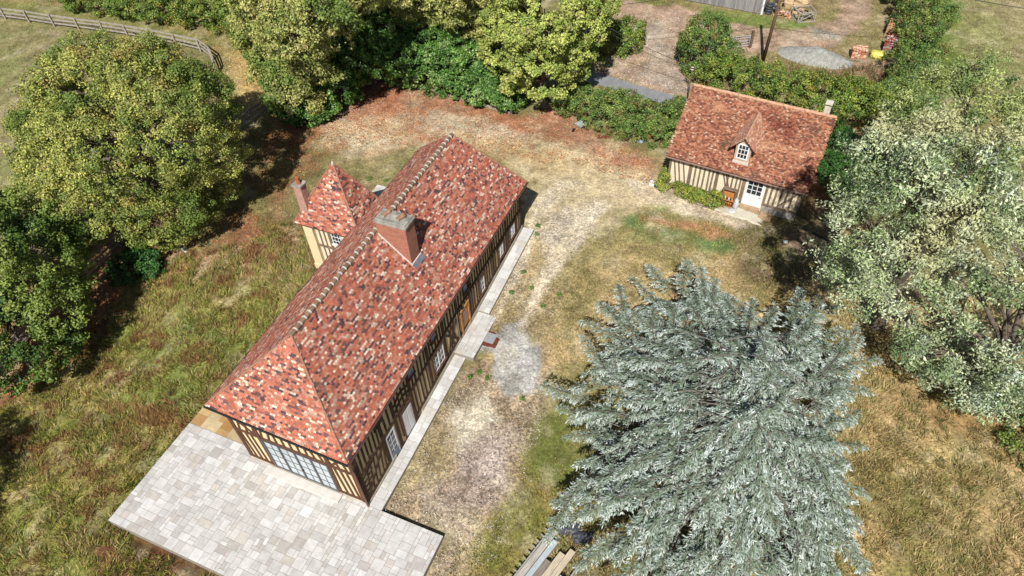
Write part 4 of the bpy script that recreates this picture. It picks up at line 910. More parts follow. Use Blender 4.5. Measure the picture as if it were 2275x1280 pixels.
for i, (b, lob, s) in enumerate([((-10.2, 42.5), ((928, 10, 6.5, 38), (935, 50, 4.5, 30), (915, -30, 9, 45), (910, 15, 5, 28)), 'slender pale green tree rising behind the laurels'),
        ((-5.2, 41.5), ((1010, 15, 7, 44), (1055, 40, 5.5, 42), (1000, 50, 5, 32), (1030, -30, 9, 55), (1075, 80, 4, 30), (985, 30, 5, 28)), 'pale green tree between the laurels and the bright lime tree'),
        ((-14.5, 42), ((820, -10, 7, 48), (790, 20, 5.5, 40), (850, 10, 5, 30)), 'half hidden tree at the top edge above the laurels')]):
    tree('poplar_tree', s, 'tree', b, LB(*lob), P_POP, 40+i, trunk_r=.16, clump=.6, per=110, size=.2, nb=40, depth=.5, group='pale trees behind the laurels')
# laurels
def bush(name, label, cat, px, pal, seed, group=None, base=None, mtl=None, **kw):
    lob = LB(*px); b = base or (np.mean([l[0] for l in lob]), np.mean([l[1] for l in lob])); bz = float(G(b[1]))
    t = thing(name, label, cat, (b[0], b[1], bz), 0, group); inv = Matrix.Translation(-Vector((b[0], b[1], bz)))
    kk = dict(clump=.5, per=90, size=.16, bottom=-.8, minz=.1); kk.update(kw)
    cr, C = crown('foliage', lob, pal, t, seed, mtl=mtl, **kk); cr.matrix_parent_inverse = inv
    mb = MB(); rg = np.random.default_rng(seed)
    for l in ([] if cat == 'hedge' else lob):
        for q in range(2): limb(mb, (b[0], b[1], bz-.1), (l[0]+rg.normal(0, l[3]*.4), l[1]+rg.normal(0, l[3]*.4), l[2]+l[4]*.5), .05, .015, rg, 4)
    if mb.v: o = mb.build('stems', M_bark, t, True); o.matrix_parent_inverse = inv
    return t
LG = 'laurels along the north bank'
bush('laurel', 'dark glossy laurel in the shade right under the tall loose tree', 'shrub', ((690, 235, 1.2, 42), (730, 195, 2, 50), (770, 140, 2.6, 55), (655, 230, 1., 40), (760, 190, 1.5, 40), (720, 240, .8, 28)), P_LAUREL, 51, LG, mtl=M_leafg, size=.2)
bush('laurel', 'tall shaded laurel between the loose tree and the first sunlit laurel', 'shrub', ((800, 80, 3.6, 55), (790, 130, 2.4, 45), (770, 60, 4.5, 50), (805, 30, 4.5, 45), (820, 120, 1.6, 30)), P_LAUREL, 52, LG, mtl=M_leafg, size=.2)
bush('laurel', 'sunlit round laurel left of the stone edged bank', 'shrub', ((865, 75, 3.8, 58), (870, 125, 2.6, 56), (895, 70, 3.6, 40), (900, 150, 1.4, 40), (850, 130, 1.6, 36), (880, 100, 3, 50)), P_LAUREL, 53, LG, mtl=M_leafg, size=.2)
bush('laurel', 'broad low sunlit laurel in the middle of the bank', 'shrub', ((960, 115, 2.6, 55), (1010, 125, 2.7, 58), (1040, 110, 2.8, 40), (950, 160, 1.4, 40), (1010, 175, 1.2, 38), (980, 100, 2.8, 40)), P_LAUREL, 54, LG, mtl=M_leafg, size=.2)
bush('laurel', 'laurel half under the bright lime tree', 'shrub', ((1060, 160, 2, 50), (1060, 205, 1, 34), (1100, 205, 1.1, 38), (1130, 225, .8, 26), (1080, 130, 2.4, 40)), P_LAUREL, 55, LG, mtl=M_leafg, size=.2)
bush('hedge', 'wide low hedge between the yard and the asphalt lane', 'hedge', ((1285, 220, .8, 32), (1320, 235, .9, 40), (1365, 245, .9, 42), (1410, 258, .9, 42), (1455, 270, .9, 42), (1495, 265, .8, 32), (1330, 262, .6, 36), (1400, 285, .5, 34), (1455, 300, .4, 30), (1490, 300, .5, 28), (1260, 235, .5, 24), (1505, 240, .5, 18)), P_HEDGE2, 56, clump=.45, size=.14)
bush('hedge', 'long leafy hedge running behind the cottage', 'hedge', tuple((x, y, 1.1, 40) for x, y in ((1580, 165), (1615, 175), (1655, 180), (1695, 190), (1735, 195), (1775, 205), (1815, 215), (1855, 222), (1895, 232), (1935, 245), (1970, 252), (1995, 225))), P_HEDGE, 57, size=.15)
bush('tall_shrub', 'tall bushy shrub with upright grey green shoots beside the farm gate', 'shrub', ((1570, 95, 2.4, 46), (1560, 130, 1.4, 42), (1590, 120, 1.6, 40), (1575, 70, 3.2, 34), (1545, 100, 1.8, 30)), P_HEDGE2, 58, size=.15, droop=-1.)
bush('shrub', 'square leafy shrub at the mouth of the gravel track', 'shrub', ((1352, 82, 1.2, 32), (1390, 78, 1.4, 32), (1370, 98, .8, 32), (1400, 95, .8, 24), (1340, 65, 1.5, 22)), P_HEDGE, 59, size=.16)
bush('hedge', 'field hedge along the right edge of the farm track', 'hedge', ((2040, -20, 1.5, 50), (2050, 30, 1.5, 46), (2040, 75, 1.2, 34), (2050, 115, 1.2, 38), (2020, 140, 1.3, 38), (2035, 175, 1.2, 40), (2010, 200, 1.1, 34), (1995, 235, 1.0, 34)), P_HEDGE2, 60, size=.15)
bush('hedge', 'hedge of mixed shrubs along the top left of the lane', 'hedge', ((190, -12, 1.2, 40), (240, -6, 1.2, 38), (290, 2, 1.2, 40), (340, 8, 1.2, 42), (390, 12, 1.3, 42), (440, 18, 1.3, 42), (490, 26, 1.3, 42), (535, 30, 1.4, 42), (560, 70, 1.5, 40), (590, 110, 1.5, 36)), P_HEDGE, 61, size=.17)
bush('fern_shrub', 'dark green feathery shrubs growing east of the cottage', 'shrub', ((1850, 330, 1.2, 40), (1890, 350, 1.3, 45), (1940, 345, 1.2, 40), (1870, 390, 1, 42), (1915, 400, 1, 45), (1965, 380, 1, 40), (1850, 300, 1.2, 26), (1830, 360, .9, 28)), P_FERN, 62, size=.2, aspect=.3)
bush('shrub', 'small dark shrub beside the shaded fence in the rough meadow', 'shrub', ((290, 595, .5, 34), (320, 585, .5, 28), (270, 610, .4, 22), (340, 600, .3, 18)), P_FERN, 63, clump=.35, size=.14)
# vine bed before the cottage
vp = [(.2, -.1, .35, .4), (.6, -.15, .3, .4), (1.1, -.2, .4, .42), (1.6, -.2, .35, .4), (2.1, -.25, .35, .38), (2.6, -.25, .4, .4), (3.1, -.3, .4, .42), (3.6, -.3, .45, .5), (3.95, -.3, .5, .45), (-.02, .2, .9, .25)]
tt = thing('climber', 'low yellow green climber along the foot of the cottage wall', 'plant', W((2, -.2, 0)))
lob = [(*W((a, b, c)), r, r*.9) for a, b, c, r in vp]; o, _ = crown('foliage', lob, P_HEDGE+[(sc(176, 172, 74), .3)], tt, 64, clump=.3, per=60, size=.12, bottom=-.9, minz=0); o.matrix_parent_inverse = Matrix.Translation(-Vector(tt.location))

# silvery trees at the right
tree('silver_poplar', 'silvery white leaved tree with a leaning dark trunk at the right edge', 'tree', (36.2, 17.6),
     LB((2130, 780, 4.5, 85), (2210, 700, 6, 95), (2270, 790, 4, 90), (2080, 720, 5, 65), (2230, 600, 7.5, 85), (2310, 690, 6, 100), (2160, 650, 6.5, 60), (2300, 560, 8, 90), (2200, 850, 3.2, 45), (2290, 880, 2.6, 55), (2120, 850, 2.4, 46), (2060, 800, 3, 40), (2165, 885, 1.6, 34)),
     P_SILV, 71, trunk_r=.38, clump=.62, per=125, size=.17, nb=60, depth=.6, sparse=3.3, cvar=.3, tilt=.8, elong=.6, kids=7, aspect=.42, patch_=sc(128, 156, 104))
tree('silver_poplar', 'wide silvery leaved tree shading the yard east of the cottage', 'tree', (30.3, 20.8),
     LB((1915, 590, 9, 58), (1960, 520, 11, 82), (2040, 430, 13, 88), (1930, 650, 7.5, 50), (2010, 590, 9.5, 60), (2120, 380, 14, 82), (2110, 490, 12, 68), (1990, 350, 12, 66), (2180, 460, 13, 72), (2060, 340, 13.5, 58), (1890, 470, 10.5, 46), (1880, 620, 7.5, 34)),
     P_SILV, 72, trunk_r=.38, clump=.62, per=125, size=.17, nb=60, depth=.6, sparse=3.3, cvar=.3, tilt=.8, elong=.6, kids=7, aspect=.42, patch_=sc(214, 214, 160))
tree('silver_poplar', 'yellower topped tree furthest back in the silvery group', 'tree', (35, 33),
     LB((2080, 250, 8, 75), (2160, 240, 9, 75), (2230, 320, 8.5, 75), (2140, 310, 8, 70), (2260, 420, 8, 80), (2020, 290, 6.5, 50), (2290, 340, 8, 60), (2120, 200, 9, 40), (2270, 490, 7, 70)),
     P_YEL, 73, trunk_r=.3, clump=.6, per=115, size=.17, nb=50, depth=.6, sparse=3.6, cvar=.3, tilt=.8, elong=.6, kids=7, aspect=.42, patch_=sc(120, 148, 84))
bush('shrub', 'low creeping green shrub at the right edge over the straw', 'shrub', ((2240, 910, .3, 26), (2262, 950, .3, 26), (2245, 985, .2, 18), (2278, 1010, .3, 26), (2215, 895, .3, 16)), P_HEDGE2, 74, clump=.35, size=.12, sparse=3., kids=2)

# ------------------------------------------------------------------ blue cedar
P_CED = [(sc(216, 228, 220), .38), (sc(178, 196, 184), .26), (sc(114, 134, 106), .18), (sc(241, 244, 234), .13), (sc(84, 104, 66), .07)]
def cedar():
    rg = np.random.default_rng(5); T = np.array([23.9, 7.3]); bz = float(G(T[1]))
    t = thing('blue_cedar', 'huge blue grey cedar with layered drooping branches', 'tree', (T[0], T[1], bz)); inv = Matrix.Translation(-Vector((T[0], T[1], bz)))
    tips = [(1212, 848, 3.2), (1300, 735, 4.6), (1300, 700, 5.2), (1375, 605, 5), (1450, 568, 4.6), (1535, 542, 5), (1600, 575, 5.5), (1680, 640, 6.5), (1790, 615, 5), (1880, 640, 5), (1935, 715, 5.2), (1962, 772, 5.2), (1900, 815, 4), (1915, 900, 4), (1925, 980, 4),
            (1925, 1090, 4), (1930, 1180, 4), (1920, 1270, 4), (1800, 1400, 3), (1650, 1450, 3), (1500, 1430, 3), (1330, 1330, 2.6), (1225, 1200, 2.4), (1235, 1120, 2.6), (1290, 1020, 2.8), (1250, 900, 2.2)]
    az, rd, zs = [], [], []
    for p in tips:
        q = at(*p); d = q[:2]-T; az.append(math.atan2(d[1], d[0])); rd.append(np.hypot(*d)); zs.append(p[2])
    o = np.argsort(az); az = np.array(az)[o]; rd = np.array(rd)[o]; zs = np.array(zs)[o]
    def prof(a, arr): return np.interp(a, np.concatenate([az-2*math.pi, az, az+2*math.pi]), np.tile(arr, 3))
    A = []; Bd = []; Wd = []     # sprigs: base, direction, width vector
    mb = MB(); SB = []
    specs = [(float(a), 1.0, True) for a in az]+[(rg.uniform(-math.pi, math.pi), rg.uniform(.8, 1.0), True) for k in range(52)]
    boughs = np.sort(rg.uniform(-math.pi, math.pi, 17))
    for k in range(270):
        a = (k*2.39996+rg.normal(0, .12)+math.pi) % (2*math.pi)-math.pi; fr = math.sqrt(.012+.8*(k+.5)/270)*rg.uniform(.93, 1.07)
        nb_ = boughs[np.argmin(np.abs((boughs-a+math.pi) % (2*math.pi)-math.pi))]; dlt = (nb_-a+math.pi) % (2*math.pi)-math.pi
        specs.append((a+dlt*.22*min(1, fr*1.6), fr, False))
    for a, frac, edge in specs:
        for _ in (0,):
            a = (a+math.pi) % (2*math.pi)-math.pi
            full = float(prof(a, rd)); r = full*frac*(rg.uniform(.95, 1.04) if edge else 1)
            lev = 9.6-6.8*frac**1.2; lev = lev*.3+.7*round(lev/1.9)*1.9
            zt = bz+.45+(float(prof(a, zs)) if edge else lev+rg.normal(0, .3)); z0 = max(zt-bz-.3, 1.3)
            fr0 = 0. if edge else max(0, r-4.5)/max(r, .1)
            fa = a+rg.normal(0, .27)*(0 if edge else 1); fl_ = rg.uniform(3., 4.8); start = np.array([T[0]+math.cos(a)*r*fr0, T[1]+math.sin(a)*r*fr0, bz+max(z0*.95, 1.2)]); end = np.array([T[0]+math.cos(a)*r, T[1]+math.sin(a)*r, zt])
            if not edge: start = end-np.array([math.cos(fa)*fl_, math.sin(fa)*fl_, -rg.uniform(.1, .7)-.35*frac])
            r = max(.8, np.linalg.norm(end-start))
            nseg = max(6, int(r/.5)); pts = []; bend = rg.normal(0, .09)*r
            side = np.array([-math.sin(fa), math.cos(fa), 0])
            for i in range(nseg+1):
                s = i/nseg; p = start*(1-s)+end*s+side*bend*math.sin(math.pi*s); p[2] += (.05*r+.1)*math.sin(math.pi*min(s*1.15, 1))-.75*s**5; pts.append(p)
            rs = [(.045 if edge else .016)*(1-s/nseg)+.008 for s in range(nseg+1)]; mb.tube(pts, rs, 6, cap=False)
            pts = np.array(pts); seg = np.linalg.norm(np.diff(pts, axis=0), axis=1); cum = np.concatenate([[0], np.cumsum(seg)]); Lt = cum[-1]
            fan = min(Lt*.95, rg.uniform(2.6, 4.4)); s = Lt-fan; wide = rg.uniform(.65, 1.1)*(1 if r > 2 else .7)*(.95 if edge else 1)
            while s < Lt:
                f = (s-(Lt-fan))/fan; p = np.array([np.interp(s, cum, pts[:, j]) for j in range(3)]); s2 = min(s+.15, Lt)
                d = np.array([np.interp(s2, cum, pts[:, j]) for j in range(3)])-np.array([np.interp(s2-.3, cum, pts[:, j]) for j in range(3)]); d /= np.linalg.norm(d)+1e-9
                for sd_ in (-1, 1):
                    ln = wide*(.45+.55*min(1, f*3.5))*(1-.72*f**1.6)*rg.uniform(.6, 1.2); ang = rg.uniform(.5, .95)
                    sv = np.cross((0, 0, 1.), d); sv /= np.linalg.norm(sv)+1e-9
                    dd = d*math.cos(ang)+sv*sd_*math.sin(ang)+np.array([0, 0, rg.uniform(-.42, .08)])+rg.normal(0, .12, 3); dd /= np.linalg.norm(dd)
                    SB.append((p, dd, ln, edge))
                s += rg.uniform(.13, .24)
            SB.append((pts[-2], (pts[-1]-pts[-2])/np.linalg.norm(pts[-1]-pts[-2]), .8, True))
    mb.tube([(T[0], T[1], bz-.2), (T[0], T[1], bz+1.5), (T[0]+.1, T[1], bz+6), (T[0], T[1], bz+9.2)], [.62, .5, .3, .03], 12)
    # sprigs along each side branch
    SB = [b for b in SB if b[3] or fbm(b[0][0]+b[0][2]*1.7, b[0][1]-b[0][2]*1.3, .75, 611, 3) > .42 or rg.random() < .1]
    P = np.array([b[0] for b in SB]); D = np.array([b[1] for b in SB]); Ln = np.array([b[2] for b in SB])
    cnt = np.maximum(4, (Ln/.028).astype(int)); idx = np.repeat(np.arange(len(SB)), cnt); n = len(idx)
    f = rg.random(n); drop = np.zeros((n, 3)); drop[:, 2] = -.22*Ln[idx]*f**2
    base = P[idx]+D[idx]*(f*Ln[idx])[:, None]+drop+rg.normal(0, .025, (n, 3))
    sv = np.cross(D[idx], (0, 0, 1.)); sv /= np.linalg.norm(sv, axis=1)[:, None]+1e-9
    sg = rg.choice([-1, 1], n); an = rg.uniform(.15, .95, n)
    d = D[idx]*np.cos(an)[:, None]+sv*(sg*np.sin(an))[:, None]; d[:, 2] += rg.uniform(-.3, .22, n); d /= np.linalg.norm(d, axis=1)[:, None]
    ln = rg.uniform(.12, .28, n)*(1.15-.4*f); wv = np.cross(d, rg.normal(0, 1, (n, 3))+np.array([0, 0, 2.2])); wv /= np.linalg.norm(wv, axis=1)[:, None]
    wd = rg.uniform(.017, .028, n)
    V = np.stack([base, base+d*(ln*.45)[:, None]+wv*wd[:, None], base+d*ln[:, None], base+d*(ln*.45)[:, None]-wv*wd[:, None]], 1).reshape(-1, 3)
    cols = np.array([c for c, w in P_CED]); w = np.array([w for c, w in P_CED]); w = w/w.sum()
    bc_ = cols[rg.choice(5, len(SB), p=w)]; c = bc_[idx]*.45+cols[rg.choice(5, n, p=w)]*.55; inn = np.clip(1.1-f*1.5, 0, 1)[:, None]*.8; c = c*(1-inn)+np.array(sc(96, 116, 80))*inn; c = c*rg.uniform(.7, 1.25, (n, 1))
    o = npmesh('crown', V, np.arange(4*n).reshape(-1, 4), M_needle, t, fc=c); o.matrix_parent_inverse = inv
    # bare twigs
    for p, dd, l, e_ in SB[::6]: mb.beam(p, p+dd*l*.8-np.array([0, 0, .14*l]), .022, .022, taper=.4)
    o = mb.build('trunk', M_barkc, t, True); o.matrix_parent_inverse = inv
    print('cedar sprigs', n, 'side', len(SB))
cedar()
# ------------------------------------------------------------------ fences, poles, wires
def fence(name, label, pts, seed, m, h=1.25, rails=(.35, .75, 1.14), group='timber rail fences'):
    rg = random.Random(seed); t = thing(name, label, 'fence', (pts[0][0], pts[0][1], float(G(pts[0][1]))), 0, group); O = np.array(t.location)
    for i, (x, y) in enumerate(pts):
        z = float(G(y)); mb = MB(); a = rg.uniform(-.04, .04); b = rg.uniform(-.04, .04)
        mb.beam((x-O[0], y-O[1], z-.2-O[2]), (x+a-O[0], y+b-O[1], z+h+rg.uniform(-.05, .08)-O[2]), .15, .15, up=(1, .2, 0)); mb.build('post', m, t)
    for i in range(len(pts)-1):
        for r in rails:
            (x0, y0), (x1, y1) = pts[i], pts[i+1]; mb = MB()
            d = np.array((x1-x0, y1-y0)); d /= np.linalg.norm(d); nx, ny = -d[1]*.09, d[0]*.09
            mb.beam((x0+nx-O[0], y0+ny-O[1], float(G(y0))+r+rg.uniform(-.03, .03)-O[2]), (x1+nx-O[0], y1+ny-O[1], float(G(y1))+r+rg.uniform(-.03, .03)-O[2]), .06, .16); mb.build('rail', m, t)
M_fence = mat('fence_wood', sc(176, 166, 154), .9, .15, .25, 4)
fence('rail_fence', 'weathered three rail fence curving round the top left paddock', [(-64, 31.6), (-61, 31.8), (-58, 32.0), (-54.9, 32.2), (-51.8, 32.5), (-48.5, 32.7), (-45.4, 33.0), (-42.4, 33.3), (-39.4, 33.5), (-36.4, 33.6), (-33.3, 33.6), (-30.3, 33.5), (-28.2, 32.6), (-26.4, 31.0), (-25.4, 29), (-25.1, 26.8), (-25.3, 24.6)], 1, M_fence)
fence('rail_fence', 'shaded rail fence running behind the round tree beside the rough meadow', [(-17.6, 28.6), (-18.2, 25.6), (-18.5, 22.6), (-18.6, 19.6), (-18.6, 16.6), (-18.7, 13.6), (-18.7, 10.6), (-18.7, 7.6), (-18.6, 4.6), (-18.4, 1.6), (-18.2, -1.4)], 2, M_fence)
def pole(label, base, top, r, m, arm=False):
    bz = float(G(base[1])); t = thing('utility_pole', label, 'pole', (base[0], base[1], bz), 0, None); mb = MB()
    tp = np.array(top, float)-np.array((base[0], base[1], bz)); mb.tube([(0, 0, -.3), tp], [r, r*.7], 10); mb.build('shaft', m, t, True)
    if arm:
        for k in (.97, .9):
            mb = MB(); c = tp*k; mb.tube([c+(-.1, -.12, 0), c+(.1, -.12, 0)], .03, 6); mb.build('insulator', M_white, t)
    return t
M_pole = mat('pole_wood', sc(122, 98, 82), .9, .1, .25, 5, stretch=(4, 4, .5))
M_pconc = mat('pole_concrete', sc(176, 172, 164), .9, .1, .15, 5)
pole('tall brown wooden utility pole beside the gravel heap', (19.21, 48.75), (19.5, 47.9, 9.5), .16, M_pole, True)
pole('pale concrete pole at the right of the bright lime tree', (5.29, 41.18), (5.25, 41.2, 8.0), .11, M_pconc, True)
pole('thin dark pole behind the top left corner of the cottage', (14.46, 40.63), (14.5, 40.5, 4.6), .05, M_pole, True)
def wire(label, pts, sag=.25, r=.022, m=None):
    mb = MB(); P = []
    for (p, q) in zip(pts[:-1], pts[1:]):
        p = np.array(p, float); q = np.array(q, float)
        for i in range(9): t = i/8; v = p*(1-t)+q*t; v[2] -= sag*4*t*(1-t); P.append(v)
    mb.tube(P, r, 5); tag(mb.build('overhead_wire', m or M_black, None), label, 'wire')
p1, p2, p3 = (19.5, 47.9, 9.1), (5.25, 41.15, 7.6), (14.5, 40.45, 4.5)
wire('upper overhead wire from the concrete pole to the wooden pole', [p2, p1]); wire('lower overhead wire running from the concrete pole to the thin pole', [(5.25, 41.1, 7.2), p3], .3)
wire('slack twin wire just above the thin pole wire', [(5.3, 41.2, 6.9), (14.5, 40.5, 4.2)], .5, .016)
wire('long dark wire crossing the field at the top right corner', [(19.5, 47.9, 9.3), (30, 52.5, 7.4), (60, 60, 7.0)][0:1]+[(31.0, 50.5, 8.3), (62, 50, 8.5)], .5, .028)
wire('reddish guy wire slanting down from the wooden pole', [(19.45, 48.1, 8.2), (15.2, 50.6, 1.6)], 0, .016, mat('guy_wire', sc(150, 90, 90), .6, .3, .1))
# farm gate
gt = thing('farm_gate', 'galvanised metal farm gate hanging on a dark wooden post', 'gate', (16, 49.6, 1.5), .55)
mb = MB()
for z in (.25, .5, .75, 1.0, 1.2): mb.tube([(-.9, 0, z), (1.9, 0, z)], .025, 6)
for x in (-.9, .5, 1.9): mb.tube([(x, 0, .2), (x, 0, 1.22)], .025, 6)
mb.build('gate_frame', mat('galvanised', sc(190, 195, 200), .4, .5, .1, 4), gt); mb = MB(); mb.beam((2.05, 0, -.2), (2.05, .0, 1.6), .2, .2, up=(1, 0, 0)); mb.build('post', M_pole, gt)
mb = MB(); c = at(1681, 140); mb.beam(c-(0, 0, .2), c+(0, 0, .8), .22, .22, up=(1, 0, 0)); mb.box(c[0]-.13, c[0]+.13, c[1]-.13, c[1]+.13, c[2]+.8, c[2]+.84)
tag(mb.build('stump_post', M_pole), 'short dark post leaning over the hedge near the wooden pole', 'post')
# barn
bn = thing('barn', 'grey weathered board barn cut off by the top edge', 'barn', (10.9, 57.9, 1.5), -.09)
mb = MB(); mb.box(-8, 6.75, .06, 9, -.1, 3.3); mb.build('wall', mat('barn_inner', (.05, .05, .05), .9, .1, .2), bn)
mb = MB(); rg = random.Random(4)
for i in range(90):
    x = -8+i*.164; v = rg.uniform(.75, 1.15); mb.box(x+.005, x+.159, rg.uniform(-.01, .01), .06, .06, 3.3, tuple(np.array(sc(158, 154, 152))*v))
for i in range(55):
    y = .1+i*.162; v = rg.uniform(.75, 1.15); mb.box(6.75, 6.79+rg.uniform(0, .01), y, y+.155, .06, 3.3, tuple(np.array(sc(158, 154, 152))*v))
mb.build('cladding', mat('boards', attr=True, rough=.9, spec=.1, var=.3, scale=3, stretch=(12, 12, .6)), bn, col=True)
mb = MB(); mb.box(6.7, 6.86, -.04, .06, .0, 3.35); mb.build('corner_trim', M_white, bn)
mb = MB(); mb.add([(-8.3, -.4, 3.25), (7.1, -.4, 3.25), (7.1, 4.6, 5.6), (-8.3, 4.6, 5.6), (-8.3, 9.4, 3.25), (7.1, 9.4, 3.25), (-8.3, -.4, 3.35), (7.1, -.4, 3.35), (7.1, 4.6, 5.7), (-8.3, 4.6, 5.7), (-8.3, 9.4, 3.35), (7.1, 9.4, 3.35)],
  [(6, 7, 8, 9), (9, 8, 11, 10), (3, 2, 1, 0), (4, 5, 2, 3), (0, 1, 7, 6), (4, 10, 11, 5)]); mb.build('roof', mat('barn_roof', sc(150, 150, 150), .6, .3, .2), bn)
# things by the barn
def ring(mb, c, R0, r, tilt=(0, 0, 1), n=18, k=8):
    c = np.array(c, float); t = np.array(tilt, float); t /= np.linalg.norm(t); u = np.cross(t, (1, .3, 0)); u /= np.linalg.norm(u); v = np.cross(t, u); vs = []; fs = []
    for i in range(n):
        a = 2*math.pi*i/n; d = math.cos(a)*u+math.sin(a)*v
        for j in range(k): b = 2*math.pi*j/k; vs.append(c+d*(R0+r*math.cos(b))+t*r*math.sin(b)*1.1)
    for i in range(n):
        for j in range(k): fs.append((i*k+j, ((i+1) % n)*k+j, ((i+1) % n)*k+(j+1) % k, i*k+(j+1) % k))
    mb.add(vs, fs)
ty = at(1706, 30)
for i, (dx, dy, dz, tl) in enumerate([(0, 0, .12, (0, 0, 1)), (.03, .02, .36, (0, .05, 1)), (-.02, .03, .6, (.05, 0, 1)), (.03, .0, .84, (0, 0, 1)), (.75, .25, .4, (.9, -.5, .35)), (.5, .7, .7, (.5, -.6, .6))]):
    mb = MB(); ring(mb, (ty[0]+dx, ty[1]+dy, ty[2]+dz), .26, .12, tl)
    tag(mb.build('tyre', mat('tyre_rubber', (.035, .04, .045), .55, .4, .3, 5), None, True), ['lowest tyre in the stack at the barn corner', 'second tyre up in the stack at the barn corner', 'third tyre up in the stack at the barn corner', 'top tyre of the stack at the barn corner', 'tyre leaning against the stack by the barn', 'tyre lying tilted behind the stack by the barn'][i], 'tyre', 'tyres at the barn corner')
M_sand = mat('sandstone', sc(214, 184, 144), .9, .1, .2, 3, .5, 10)
for i, (px, py, r, hh, lb) in enumerate([(1750, 18, (.45, .4, .5), .4, 'upright ochre stone block left of the other blocks'), (1775, 8, (.9, .6, .5), .5, 'large pale stone block at the top edge'), (1770, 28, (.6, .5, .35), .3, 'flat pinkish stone block behind the wooden crate frame'), (1735, 3, (.45, .35, .4), .5, 'small yellow stone block behind the tyres')]):
    mb = MB(); mb.blob(at(px, py)+(0, 0, hh), r, 60+i, 10, 7, sq=.55); tag(mb.build('stone_block', M_sand, None), lb, 'stone', 'stone blocks by the barn')
def rubble(name, label, cat, c, sx, sy, h, pal, seed, n=150, s=.16, group=None):
    rg = np.random.default_rng(seed); mb = MB()
    for i in range(n):
        a, b = rg.uniform(-1, 1, 2); k = max(0, 1-max(abs(a), abs(b))**3); p = np.array([c[0]+a*sx, c[1]+b*sy, c[2]+h*k*rg.uniform(.35, 1)])
        d = rg.normal(0, 1, 3); d[2] *= .4; d /= np.linalg.norm(d); l = s*rg.uniform(.7, 1.4)
        col = np.array(pal[rg.integers(len(pal))])*rg.uniform(.75, 1.2); mb.beam(p-d*l/2, p+d*l/2, s*.55, s*.4, up=rg.normal(0, 1, 3), col=tuple(col))
    return tag(mb.build(name, mat('rubble', attr=True, rough=.9, spec=.15, var=.2, scale=8), None, col=True), label, cat, group)
BR = [sc(226, 176, 144), sc(216, 150, 116), sc(236, 204, 176), sc(196, 130, 100)]
rubble('brick_heap', 'small heap of pink brick rubble by the tyres', 'bricks', at(1738, 34), .8, .5, .5, BR, 1, 120)
def pallet(label, c, w, d, h, pal, seed, yaw=0, loose=.4):
    t = thing('brick_pallet', label, 'pallet', (c[0], c[1], c[2]), yaw, 'pallets of reclaimed bricks'); rg = np.random.default_rng(seed)
    mb = MB()
    for y in (-d/2+.06, 0, d/2-.06): mb.box(-w/2, w/2, y-.05, y+.05, 0, .09)
    for i in range(6): x = -w/2+.07+i*(w-.14)/5; mb.box(x-.05, x+.05, -d/2, d/2, .09, .115)
    mb.build('pallet_base', M_fence, t); mb = MB(); z = .12; row = 0
    while z < h:
        for i in range(int(w/.24)):
            for j in range(int(d/.12)):
                if rg.random() < .04: continue
                x = -w/2+.13+i*.24+rg.normal(0, .01); y = -d/2+.06+j*.12; col = tuple(np.array(pal[rg.integers(len(pal))])*rg.uniform(.75, 1.15))
                if z > h-.14: mb.beam((x-.1+rg.normal(0, .03), y+rg.normal(0, .03), z+.05+rg.uniform(0, .1)), (x+.1+rg.normal(0, .03), y+rg.normal(0, .03), z+.05+rg.uniform(0, .12)), .11, .07, up=rg.normal(0, .6, 3)+(0, 0, 1), col=col)
                elif i in (0, int(w/.24)-1) or j in (0, int(d/.12)-1): mb.box(x-.11, x+.11, y-.055, y+.055, z, z+.075, col)
        z += .082
    mb.build('bricks', mat('rubble', attr=True, rough=.9, spec=.15, var=.2, scale=8), t, col=True)
pallet('pallet of loose pink bricks right of the gravel heap', at(1905, 128), 1.25, 1.0, .8, BR, 2, .1)
pallet('pallet of pale clay bricks, upper one of the two by the field hedge', at(1983, 75), 1.2, 1.5, 1.0, [sc(226, 180, 140), sc(214, 160, 120), sc(196, 150, 110)], 3, -.15)
pallet('wrapped pallet of red bricks, lower one of the two by the field hedge', at(1975, 112), 1.1, 1.1, 1.0, [sc(176, 100, 84), sc(150, 84, 76), sc(190, 176, 172)], 4, -.1)
mb = MB(); c = at(1951, 128); mb.blob(c+(0, 0, .25), (.75, .45, .28), 7, 12, 7, sq=.6)
for i in range(3): mb.box(c[0]-.5+i*.4, c[0]-.3+i*.4, c[1]-.47, c[1]-.43, c[2]+.1, c[2]+.4)
tag(mb.build('yellow_sack', mat('yellow_film', sc(232, 224, 110), .45, .4, .15, 5), None, True), 'bright yellow plastic sack between the brick pallets', 'sack')
# open timber frame crate
cr = thing('broken_crate', 'broken grey wooden crate frame lying open on the grass', 'crate', tuple(at(1783, 42)), .5)
mb = MB(); rg = np.random.default_rng(8); ctr = [(-.8, -.7), (.8, -.7), (.8, .7), (-.8, .7)]
for i in range(4):
    a, b = ctr[i], ctr[(i+1) % 4]
    for z in (.05, .9): mb.beam((*a, z), (*b, z), .09, .09)
    mb.beam((*a, 0), (*a, .95), .09, .09, up=(1, 0, 0)); mb.beam((*a, .1), (*b, .85), .08, .04)
mb.build('frame', M_fence, cr); mb = MB()
for i in range(9): p = rg.uniform(-.7, .7, 2); q = rg.uniform(-.7, .7, 2); mb.beam((*p, rg.uniform(.05, .6)), (*q, rg.uniform(.1, .9)), .08, .03)
mb.build('slat', M_fence, cr)
